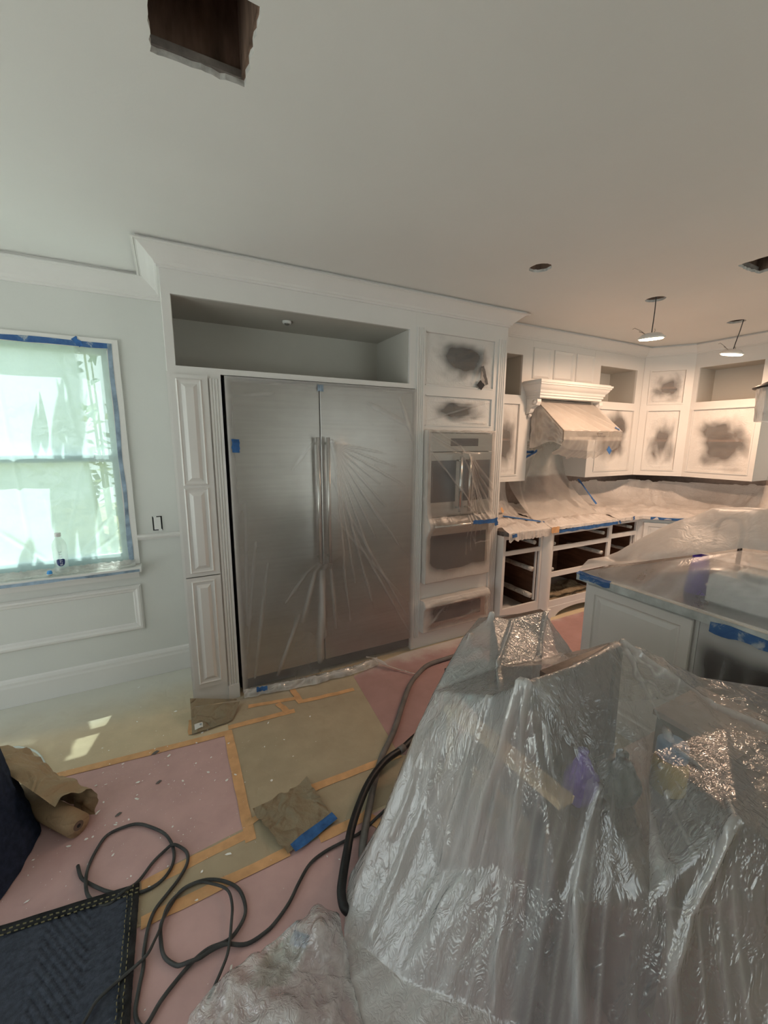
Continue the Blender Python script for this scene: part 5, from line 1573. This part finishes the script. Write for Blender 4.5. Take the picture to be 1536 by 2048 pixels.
def pile_milk(c, n):
    left = min(1, max(0, (0.98 - c.x) / 0.25)) * min(1, max(0, (c.y - 0.60) / 0.25))
    clear = max(0.0, 1 - math.hypot((c.x - 1.12) / 0.33, (c.y - 0.62) / 0.22)) * min(1, max(0, (c.z - 0.60) / 0.1))
    back = max(0.0, 1 - math.hypot((c.x - 1.25) / 0.35, (c.y - 1.15) / 0.22))
    return 0.04 + 0.45 * back + 0.62 * left + 0.12 * nz(c.x * 3, c.y * 3, c.z * 2) - 0.12 * clear


# long folds running from the peaks down to the floor (plan + height polylines, width, height)
FOLD = [([(0.88, 0.776, 1.0), (0.80, 0.72, 0.60), (0.70, 0.64, 0.12)], 0.016, 0.030), ([(0.88, 0.79, 1.0), (0.73, 0.84, 0.40), (0.58, 0.82, 0.05)], 0.020, 0.030),
        ([(1.165, 1.235, 0.97), (0.93, 1.12, 0.74), (0.68, 1.05, 0.30), (0.50, 1.0, 0.05)], 0.018, 0.030), ([(1.05, 1.22, 0.92), (0.86, 1.16, 0.70), (0.62, 1.10, 0.28)], 0.012, 0.024),
        ([(1.24, 1.20, 0.94), (1.02, 1.03, 0.885), (0.92, 0.92, 0.87)], 0.012, 0.022), ([(1.445, 1.205, 0.94), (1.22, 1.03, 0.865), (1.05, 0.93, 0.90)], 0.012, 0.024), ([(1.445, 1.20, 0.94), (1.34, 1.03, 0.85), (1.22, 0.90, 0.92)], 0.012, 0.018),
        ([(0.88, 0.93, 0.86), (0.74, 0.93, 0.42), (0.60, 0.90, 0.10)], 0.014, 0.024), ([(0.995, 0.598, 0.755), (0.87, 0.55, 0.55), (0.80, 0.46, 0.22)], 0.014, 0.026), ([(0.90, 0.72, 0.90), (0.86, 0.62, 0.56), (0.78, 0.52, 0.18)], 0.010, 0.018),
        ([(1.093, 0.331, 0.85), (1.00, 0.36, 0.62), (0.90, 0.36, 0.25)], 0.014, 0.026), ([(1.093, 0.331, 0.85), (1.00, 0.46, 0.70), (0.995, 0.59, 0.755)], 0.010, 0.014), ([(1.093, 0.331, 0.85), (1.20, 0.42, 0.82), (1.30, 0.60, 0.82)], 0.010, 0.014),
        ([(1.372, 0.806, 1.0), (1.30, 0.62, 0.82), (1.22, 0.45, 0.81)], 0.014, 0.012), ([(1.372, 0.806, 1.0), (1.50, 0.60, 0.86), (1.60, 0.35, 0.83)], 0.018, 0.016), ([(1.1, 0.60, 0.78), (1.22, 0.50, 0.80), (1.40, 0.46, 0.82)], 0.008, 0.016), ([(1.0, 0.56, 0.74), (1.10, 0.49, 0.76), (1.24, 0.47, 0.80)], 0.008, 0.014),
        ([(1.10, 0.25, 0.80), (1.06, 0.22, 0.60), (1.00, 0.17, 0.30)], 0.014, 0.022)]
FSEG = []
for pl_, w_, h_ in FOLD:
    for a_, b_ in zip(pl_, pl_[1:]):
        FSEG.append((Vector(a_), Vector(b_) - Vector(a_), w_, h_ * 0.8))


def pile_fold(c, n):
    best, mk = 0.0, 0.0
    p = Vector((c.x + 0.010 * nz(c.x * 6, c.y * 6, c.z * 5), c.y + 0.010 * nz(c.z * 6, c.x * 6, 3), c.z))
    for a, dv, w, h in FSEG:
        t = (p - a).dot(dv) / dv.length_squared
        t = min(1, max(0, t))
        q = (p - a - dv * t)
        d = q.length
        w2 = w * (0.45 + 0.8 * max(0, 1 - c.z))
        if d < 3 * w2:
            g = math.exp(-(d / w2) ** 2)
            best = max(best, h * g)
            mk = max(mk, 0.55 * g)
    th = math.atan2(c.y - 0.80, c.x - 1.35)
    sk = min(1, max(0, (0.86 - c.z) / 0.25))
    best += sk * (0.009 * ridge(th * 4.0, c.z * 0.5, 2.0) + 0.0030 * ridge(th * 13.0, c.z * 0.9, 7.0))
    mk += sk * 0.35 * max(0, ridge(th * 13.0, c.z * 0.9, 7.0)) ** 4
    cr = max(0, nz(c.x * 3.2 + 9, c.y * 3.2, c.z * 3.2) - 0.05) * 2
    best += cr * 0.006 * ridge(c.x * 15, c.y * 15, c.z * 15) * min(1, max(0, (c.z - 0.5) / 0.25))
    mk += cr * 0.5 * max(0, ridge(c.x * 15, c.y * 15, c.z * 15)) ** 8 * min(1, max(0, (c.z - 0.5) / 0.25))
    return best, mk


tag(drape('dust_sheet', [SP[k] for k in names], edges, M['film_big'], 40, 4, [], milkfn=pile_milk, foldfn=pile_fold, loop=[ix[k] for k in 'l6 h1 h2 h3 h4 h5 h6 h7 h8 h9 h10 h11 h12 k1 k2 k3 k4 k5'.split()]), 'large milky plastic dust sheet draped over a pile of furniture', 'dust sheet')
# loose end of the sheet heaped on the floor
heap = [(-0.07, 1.09, 0.02), (0.0, 1.12, 0.03), (0.14, 1.135, 0.03), (0.27, 1.135, 0.05), (0.345, 1.15, 0.06), (0.40, 1.12, 0.03), (0.38, 0.95, 0.02), (0.37, 0.72, 0.02), (0.20, 0.66, 0.02), (0.0, 0.75, 0.02), (-0.12, 0.95, 0.02),
        (0.10, 1.04, 0.07), (0.22, 1.02, 0.06), (0.32, 1.06, 0.12), (0.05, 0.95, 0.05), (0.20, 0.90, 0.09), (0.30, 0.88, 0.05), (0.12, 0.80, 0.05)]
tag(drape('film_heap', heap, [], film('heap_film', 0.40, (0.90, 0.90, 0.90), 0.10, 0.6, 0.7, 30, 0.5, 1.4), 12, 2, [(0.012, 8.0, 1.0, 1.0), (0.008, 19.0, 1.0, 4.0)], crink=0.015, fine=0.002), 'shiny crumpled heap of clear film on the floor beside the dust sheet', 'plastic film')
# ================================================================== FLOOR PAPER, TAPE, CORDS
def sheet(name, poly, z, mat, label, cat, t=0.0012, group=None):
    """flat paper sheet with slightly wavy edges"""
    out = []
    n = len(poly)
    for i in range(n):
        a, b = Vector(poly[i]), Vector(poly[(i + 1) % n])
        L = (b - a).length
        k = max(2, int(L / 0.08))
        nn = Vector((b.y - a.y, a.x - b.x)).normalized()
        for j in range(k):
            q = j / k
            p = a + (b - a) * q + nn * 0.004 * nz(a.x * 5 + q * L * 6, a.y * 5, z * 900) * (1 if 0 < j else 0)
            out.append((p.x, p.y))
    return tag(MB().prism(out, z, z + t).build(name, mat), label, cat, group)


sheet('kraft_sheet', [(0.19, 2.70), (0.19, 1.62), (0.24, 1.47), (1.08, 1.47), (1.08, 2.58), (0.96, 2.645), (0.31, 2.645)], 0.0005, M['kraft'], 'brown kraft paper on the floor in front of the refrigerator', 'floor paper')
sheet('kraft_sheet', [(-0.24, 1.60), (0.24, 1.66), (0.24, 1.465), (-0.24, 1.43)], 0.0019, M['kraft'], 'narrow brown paper strip between two orange tape lines', 'floor paper')
sheet('rosin_sheet', [(-2.2, 2.36), (-0.65, 2.375), (0.18, 2.305), (0.175, 1.615), (-0.24, 1.565), (-2.2, 1.45)], 0.0005, M['rosin'], 'pink rosin paper on the floor below the window', 'floor paper')
sheet('rosin_sheet', [(-2.2, 1.43), (-0.21, 1.44), (0.28, 1.455), (1.15, 1.455), (1.15, 0.2), (0.9, -1.2), (-2.2, -1.2)], 0.0005, M['rosin'], 'pink rosin paper under the coiled cord', 'floor paper')
sheet('rosin_sheet', [(1.07, 2.52), (0.995, 1.72), (1.3, 1.46), (2.10, 1.35), (2.10, 1.60), (4.72, 1.60), (4.72, 2.2), (4.42, 2.52), (2.53, 2.525), (2.50, 2.640), (1.55, 2.640), (1.40, 2.615)], 0.0019, M['rosin_dark'], 'dusky red rosin paper running under the base cabinets', 'floor paper')


def ftape(p0, p1, label, z=0.0032, w=0.045, mat=None):
    return tape('floor_tape', (*p0, z), (*p1, z), w, 0.0005, mat or M['orange_tape'], label, wob=0.003, n=max(4, int((Vector(p0) - Vector(p1)).length / 0.06)))


ftape((-0.66, 2.385), (0.20, 2.315), 'orange tape between the tan paper and the pink sheet under the window')
ftape((0.185, 2.335), (0.185, 1.575), 'orange tape down the refrigerator side of the pink sheet', 0.0038)
ftape((-0.22, 1.580), (0.17, 1.615), 'orange tape above the narrow brown paper strip')
ftape((-0.215, 1.44), (0.32, 1.457), 'orange tape below the narrow brown paper strip', 0.0038)
ftape((0.45, 1.452), (0.70, 1.458), 'orange tape continuing past the loose brown square')
ftape((0.50, 1.716), (1.0, 1.712), 'orange tape from the loose brown square to the grey hose')
ftape((0.19, 2.362), (0.585, 2.335), 'orange tape ending in a small hook before the refrigerator', w=0.04)
ftape((0.33, 2.51), (0.65, 2.452), 'upper orange tape of the zigzag before the refrigerator', w=0.035)
ftape((0.63, 2.575), (0.645, 2.39), 'short crosswise orange tape under the refrigerator film', 0.0044, w=0.04)
ftape((0.505, 2.455), (0.545, 2.335), 'slanted stub of orange tape in the zigzag', 0.0044, w=0.04)
ftape((0.65, 2.405), (1.01, 2.372), 'orange tape running to the dusky red paper', w=0.035)
ftape((-0.015, 2.40), (-0.005, 2.54), 'faint orange tape by the folded brown flap', w=0.02)
ftape((0.185, 1.665), (0.235, 1.675), 'tiny orange tape tab beside the loose brown square', 0.0046, w=0.03)
ftape((0.66, 1.475), (0.72, 1.38), 'orange tape beside the black hose', 0.0046, w=0.05)

# loose crumpled brown square with blue tape
sq = [Vector((0.215, 1.685)), Vector((0.49, 1.765)), Vector((0.535, 1.515)), Vector((0.31, 1.440))]


def sqf(u, v):
    a = sq[0].lerp(sq[1], u)
    b = sq[3].lerp(sq[2], u)
    p = a.lerp(b, v)
    return (p.x + 0.006 * nz(u * 6, v * 6), p.y + 0.006 * nz(v * 6, u * 6, 3), 0.0070 + 0.020 * abs(ridge(u * 2.0, v * 2.0, 4)) * (1 - 0.7 * v) + 0.012 * abs(ridge(u * 4.5, v * 4.5, 2)) * (1 - 0.8 * v) + 0.012 * (1 - u) * (1 - v))


tag(MB().grid(36, 36, sqf).build('kraft_square', M['kraft_loose'], None, True), 'crumpled loose square of brown paper on the taped floor', 'paper')
ftape((0.335, 1.452), (0.545, 1.512), 'blue tape holding the edge of the loose brown square', 0.0165, 0.045, M['blue_tape'])
sheet('kraft_scrap', [(0.09, 1.085), (0.165, 1.15), (0.265, 1.165), (0.29, 1.10), (0.2, 1.04)], 0.0024, M['kraft_loose'], 'small brown paper scrap half under the clear film heap', 'paper')
ftape((0.25, 1.155), (0.295, 1.115), 'blue tape on the small brown scrap by the film heap', 0.0045, 0.04, M['blue_tape'])

# folded flap at the foot of the pilaster
fp = thing('paper_flap', 'grey-brown paper flap with a white sticker at the cabinet foot', 'paper', (0, 0, 0))


def flapf(u, v):
    a = Vector((0.0, 2.575)).lerp(Vector((0.285, 2.545)), u)
    b = Vector((-0.005, 2.385)).lerp(Vector((0.215, 2.405)), u)
    p = a.lerp(b, v)
    z = 0.0055 + 0.055 * (1 - v) ** 2 * (1 - 0.6 * u) + 0.008 * abs(ridge(u * 3, v * 3, 1))
    return (p.x, p.y, z)


MB().grid(24, 16, flapf).build('sheet', M['kraft_loose'], fp, True)
MB().grid(18, 6, lambda u, v: (0.0 + 0.27 * u, 2.577 + 0.05 * v * (1 - u), 0.062 * (1 - 0.6 * u) + 0.03 * v * (1 - 0.7 * u) + 0.002)).build('turned_edge', M['kraft_loose'], fp, True)
MB().grid(4, 4, lambda u, v: (0.012 + 0.045 * u, 2.455 - 0.04 * v + 0.004 * u, flapf(0.05 + 0.18 * u, 0.62 + 0.2 * v)[2] + 0.004)).build('sticker', M['white_plastic'], fp)
MB().grid(2, 2, lambda u, v: (0.040 + 0.012 * u, 2.448 - 0.018 * v, flapf(0.18, 0.65)[2] + 0.0055)).build('print', M['grey_print'], fp)


def smooth_path(P, n=6):
    P = [Vector(p) for p in P]
    out = []
    for i in range(len(P) - 1):
        p0, p1, p2, p3 = P[max(i - 1, 0)], P[i], P[i + 1], P[min(i + 2, len(P) - 1)]
        for k in range(n):
            t = k / n
            out.append(0.5 * ((2 * p1) + (p2 - p0) * t + (2 * p0 - 5 * p1 + 4 * p2 - p3) * t * t + (3 * p1 - p0 - 3 * p2 + p3) * t ** 3))
    out.append(P[-1])
    return out


CA = [(-0.45, 1.78), (-0.43, 1.72), (-0.4, 1.68), (-0.33, 1.61), (-0.25, 1.56), (-0.19, 1.55), (-0.14, 1.57), (-0.11, 1.62), (-0.11, 1.69), (-0.14, 1.77), (-0.2, 1.84), (-0.25, 1.88), (-0.3, 1.89), (-0.36, 1.88), (-0.39, 1.83), (-0.41, 1.76), (-0.41, 1.7), (-0.4, 1.64), (-0.37, 1.59), (-0.33, 1.56), (-0.28, 1.57), (-0.23, 1.6), (-0.18, 1.66), (-0.13, 1.69), (-0.09, 1.68), (-0.06, 1.64), (-0.06, 1.59), (-0.09, 1.54), (-0.13, 1.5), (-0.17, 1.46), (-0.19, 1.41), (-0.2, 1.34), (-0.2, 1.29), (-0.21, 1.23), (-0.215, 1.17), (-0.19, 1.13), (-0.15, 1.17), (-0.11, 1.2), (-0.06, 1.23), (-0.01, 1.245), (0.05, 1.24), (0.09, 1.26), (0.12, 1.3), (0.12, 1.36), (0.1, 1.41), (0.05, 1.46), (-0.01, 1.49), (-0.08, 1.49), (-0.12, 1.45), (-0.15, 1.4), (-0.15, 1.34), (-0.14, 1.29), (-0.11, 1.25), (-0.08, 1.23), (-0.04, 1.225), (0.0, 1.23), (0.05, 1.225), (0.11, 1.20), (0.17, 1.205), (0.21, 1.22), (0.27, 1.26), (0.32, 1.31), (0.38, 1.36), (0.45, 1.38), (0.54, 1.385), (0.62, 1.39), (0.71, 1.42), (0.80, 1.45)]
CB = [(-0.36, 1.19), (-0.34, 1.22), (-0.32, 1.25), (-0.28, 1.27), (-0.23, 1.29), (-0.19, 1.31), (-0.17, 1.34), (-0.15, 1.38), (-0.13, 1.44), (-0.09, 1.47), (-0.03, 1.48), (0.02, 1.45), (0.07, 1.4), (0.08, 1.34), (0.07, 1.28), (0.05, 1.2), (0.02, 1.15), (-0.02, 1.10)]


def lay(path, r, z0=0.005, sub=5, lift=True):
    """rest a cord on the floor; where it crosses itself it climbs over"""
    P = smooth_path([(x, y, 0) for x, y in path], sub)
    zs = []
    for i, p in enumerate(P):
        z = z0 + r
        if lift:
            for j in range(0, i - 14):
                d = (P[j].xy - p.xy).length
                if d < 4 * r:
                    z = max(z, z0 + r + 2.1 * r * (1 - (d / (4 * r)) ** 2))
        zs.append(z)
    for _ in range(4):
        zs = [max(zs[i], 0.25 * zs[max(i - 1, 0)] + 0.5 * zs[i] + 0.25 * zs[min(i + 1, len(zs) - 1)]) for i in range(len(zs))]
    return [(p.x, p.y, z) for p, z in zip(P, zs)]


tag(MB().tube(lay(CA, 0.0062), 0.0062, 8).build('extension_cord', M['cord'], None, True), 'long dark cord looped in coils over the pink paper', 'cord')
tag(MB().tube(lay(CB, 0.0050, 0.020), 0.0050, 8).build('extension_cord', M['cord'], None, True), 'thinner dark cord crossing the coils toward the film heap', 'cord')
BH = [(1.30, 1.80), (1.16, 1.76), (1.07, 1.72), (0.99, 1.68), (0.87, 1.64), (0.75, 1.57), (0.66, 1.49), (0.58, 1.4), (0.52, 1.31), (0.47, 1.23), (0.445, 1.18), (0.44, 1.13), (0.47, 1.10), (0.53, 1.12), (0.60, 1.16)]
GH = [(2.3, 2.36), (2.05, 2.40), (1.84, 2.39), (1.64, 2.38), (1.51, 2.32), (1.37, 2.22), (1.21, 2.05), (1.05, 1.87), (0.9, 1.73), (0.79, 1.6), (0.71, 1.49), (0.64, 1.39), (0.59, 1.31), (0.56, 1.24)]
gh = lay(GH, 0.016, 0.004, lift=False)
tag(MB().tube(gh, 0.016, 10).build('vacuum_hose', M['hose_grey'], None, True), 'thick grey hose running across the red paper to the dust sheet', 'hose')
bh = [(x, y, z + 0.036 * math.exp(-((x - 0.86) / 0.25) ** 2) + 0.012) for x, y, z in lay(BH, 0.0175, 0.004, lift=False)]
ho = thing('air_hose', 'thick black hose bending beside the dust sheet', 'hose')
MB().tube(bh, 0.0175, 12).build('tube', M['rubber'], ho, True)
i0 = len(bh) // 5
MB().tube([bh[i0], bh[i0 + 1], bh[i0 + 2]], 0.0195, 12).build('collar', M['hose_grey'], ho, True)
tag(MB().tube(lay([(-1.1, 2.72), (-0.91, 2.73), (-0.84, 2.70), (-0.77, 2.63), (-0.72, 2.54), (-0.69, 2.44), (-0.72, 2.34)], 0.005, lift=False), 0.005, 8).build('thin_cable', M['cable'], None, True), 'pale thin cable curving out from behind the navy blanket', 'cord')

# roll of brown paper with a crumpled end
pr_ = thing('paper_roll', 'roll of brown wrapping paper with a crumpled torn end', 'paper roll', (-0.470, 1.945, 0.0))
ax = Vector((-0.30, 0.34, 0.0)).normalized()
R0 = 0.047
MB().tube([Vector((0, 0, R0 + 0.004)), Vector((0, 0, R0 + 0.004)) + ax * 0.42], R0, 24).build('roll', M['kraft_roll'], pr_, True)
cpos = Vector((0, 0, R0 + 0.004)) - ax * 0.0012
MB().tube([cpos, cpos - ax * 0.002], 0.020, 18).build('core', M['cardboard'], pr_)
MB().tube([cpos - ax * 0.0022, cpos - ax * 0.0030], 0.008, 12).build('core_hole', M['black_gap'], pr_)
side = Vector((-ax.y, ax.x, 0))


def crum(u, v):
    a = -0.6 + 2.6 * v                      # wraps up and over the roll, then flares
    r = R0 + 0.016 + 0.13 * max(0, v - 0.35) * (0.5 + u) + 0.032 * ridge(u * 2.6, v * 2.2, 1) + 0.016 * ridge(u * 6, v * 5, 4)
    p = ax * (0.03 + 0.44 * u + 0.02 * nz(v * 4, u)) + side * (-(r) * math.cos(a)) + Vector((0, 0, R0 + 0.014 + r * math.sin(a) + 0.10 * u * max(0, v - 0.3) ))
    return (p.x, p.y, max(0.006, p.z))


MB().grid(40, 36, crum).build('crumpled_end', M['kraft_roll'], pr_, True)

# navy quilted blanket on the floor, with binding and stitching
bl_ = thing('moving_blanket', 'navy quilted moving blanket with a bound edge flat on the floor', 'blanket')
bA, bB, bC, bD = Vector((-0.225, 1.585)), Vector((-0.235, 0.2)), Vector((-1.6, 0.35)), Vector((-1.75, 1.80))


def quilt(u, v):
    p = bA.lerp(bD, u).lerp(bB.lerp(bC, u), v)
    s, t = u * 1.5, v * 1.35
    m_ = abs(((s * 7.0) % 2) - 1)             # chevron quilting
    q = abs((((t + 0.12 * m_ + s * 0.55) * 30) % 1) - 0.5) * 2
    z = 0.0040 + 0.0075 * min(1, q * 2.4) ** 0.7 + 0.0035 * nz(p.x * 9, p.y * 9) + 0.004 * abs(nz(p.x * 3, p.y * 3, 4))
    return (p.x, p.y, z)


MB().grid(260, 260, quilt).build('quilting', M['navy'], bl_, True)


def edge_strip(name, a, b, w, inward, z, mat, n=60, dashed=False):
    mb = MB()
    d = (b - a)
    for i in range(n + 1):
        p = a + d * (i / n)
        zz = z + 0.004 * abs(nz(p.x * 6, p.y * 6))
        p0 = p + inward * (0.003 * nz(i * 0.3, 2))
        for k, h in ((0, 0.0), (0, 0.004), (1, 0.004), (1, 0.0)):
            q = p0 + inward * (w * k)
            mb.v.append((q.x, q.y, zz + h))
    for i in range(n):
        if dashed and i % 2:
            continue
        for k in range(4):
            k2 = (k + 1) % 4
            mb.f.append((i * 4 + k, i * 4 + k2, i * 4 + 4 + k2, i * 4 + 4 + k))
    return mb


for a, b, inw in ((bA, bB, Vector((-1, 0))), (bA, bD, Vector((-0.1, -1)))):
    edge_strip('b', a, b, 0.034, inw, 0.0145, None).build('binding', M['navy_edge'], bl_, True)
    for off in (0.020, 0.036):
        o = edge_strip('s', a + inw * off, b + inw * off, 0.0022, inw, 0.0185, None, 160, True).build('stitching', M['thread'], bl_)
        o['kind'] = 'stuff'

# navy blanket hung over something at the left edge
cb = thing('draped_blanket', 'dark navy blanket draped in an upright heap by the paper roll', 'blanket', (-0.945, 2.00, 0.0))


def hang(u, v):
    a = 6.2832 * u
    r = 0.24 * (1 - 0.30 * v) + 0.08 * (1 - v) ** 3 + 0.022 * ridge(math.cos(a) * 1.6, math.sin(a) * 1.6, v * 0.7) * (1.3 - v) + 0.012 * nz(math.cos(a) * 5, math.sin(a) * 5, v * 6)
    if v > 0.93:
        r *= max(0.02, 1 - ((v - 0.93) / 0.07) ** 2)
    return (r * math.cos(a), r * math.sin(a) * 1.1, 0.006 + 0.90 * v)


MB().grid(110, 70, hang).build('blanket_folds', M['navy_deep'], cb, True)

# paint flecks and scraps on the papers
fb = MB()
rf_ = random.Random(11)
for k in range(420):
    if k < 430:
        x, y = rf_.gauss(-0.25, 0.33), rf_.gauss(2.0, 0.32)
    else:
        x, y = rf_.uniform(-0.7, 1.1), rf_.uniform(1.0, 2.6)
    if not (-1.2 < x < 1.1 and 1.0 < y < 3.1):
        continue
    s = 0.0011 + 0.0065 * rf_.random() ** 7
    a = rf_.uniform(0, 6.28)
    el = rf_.uniform(1, 2.4)
    b = len(fb.v)
    m_ = 5
    for q in range(m_):
        an = 6.2832 * q / m_
        rr = s * rf_.uniform(0.6, 1.2)
        px_, py_ = rr * el * math.cos(an), rr * math.sin(an)
        fb.v.append((x + px_ * math.cos(a) - py_ * math.sin(a), y + px_ * math.sin(a) + py_ * math.cos(a), 0.0045 + 0.002 * rf_.random()))
    fb.f.append(tuple(range(b, b + m_)))
tag(fb.build('paint_flecks', M['fleck']), 'white paint flecks scattered over the floor papers', 'paint flecks', kind='stuff')
for (x, y, s, lab) in ((-0.19, 2.33, 0.020, 'grey paint chip on the orange tape under the window'), (-0.17, 2.10, 0.014, 'small grey chip in the middle of the pink sheet'), (-0.33, 1.98, 0.014, 'little grey chip by the upper cord loop')):
    c = MB()
    c.v = [(x - s, y - s * 0.3, 0.0050), (x, y - s * 0.6, 0.0056), (x + s, y + s * 0.2, 0.0062), (x + s * 0.3, y + s * 0.6, 0.008), (x - s * 0.5, y + s * 0.3, 0.006)]
    c.v += [(a_, b_, z_ + 0.0015) for a_, b_, z_ in c.v]
    c.f = [(4, 3, 2, 1, 0), (5, 6, 7, 8, 9)] + [(i, (i + 1) % 5, 5 + (i + 1) % 5, 5 + i) for i in range(5)]
    tag(c.build('paint_chip', M['hose_grey']), lab, 'paint chip')
# end
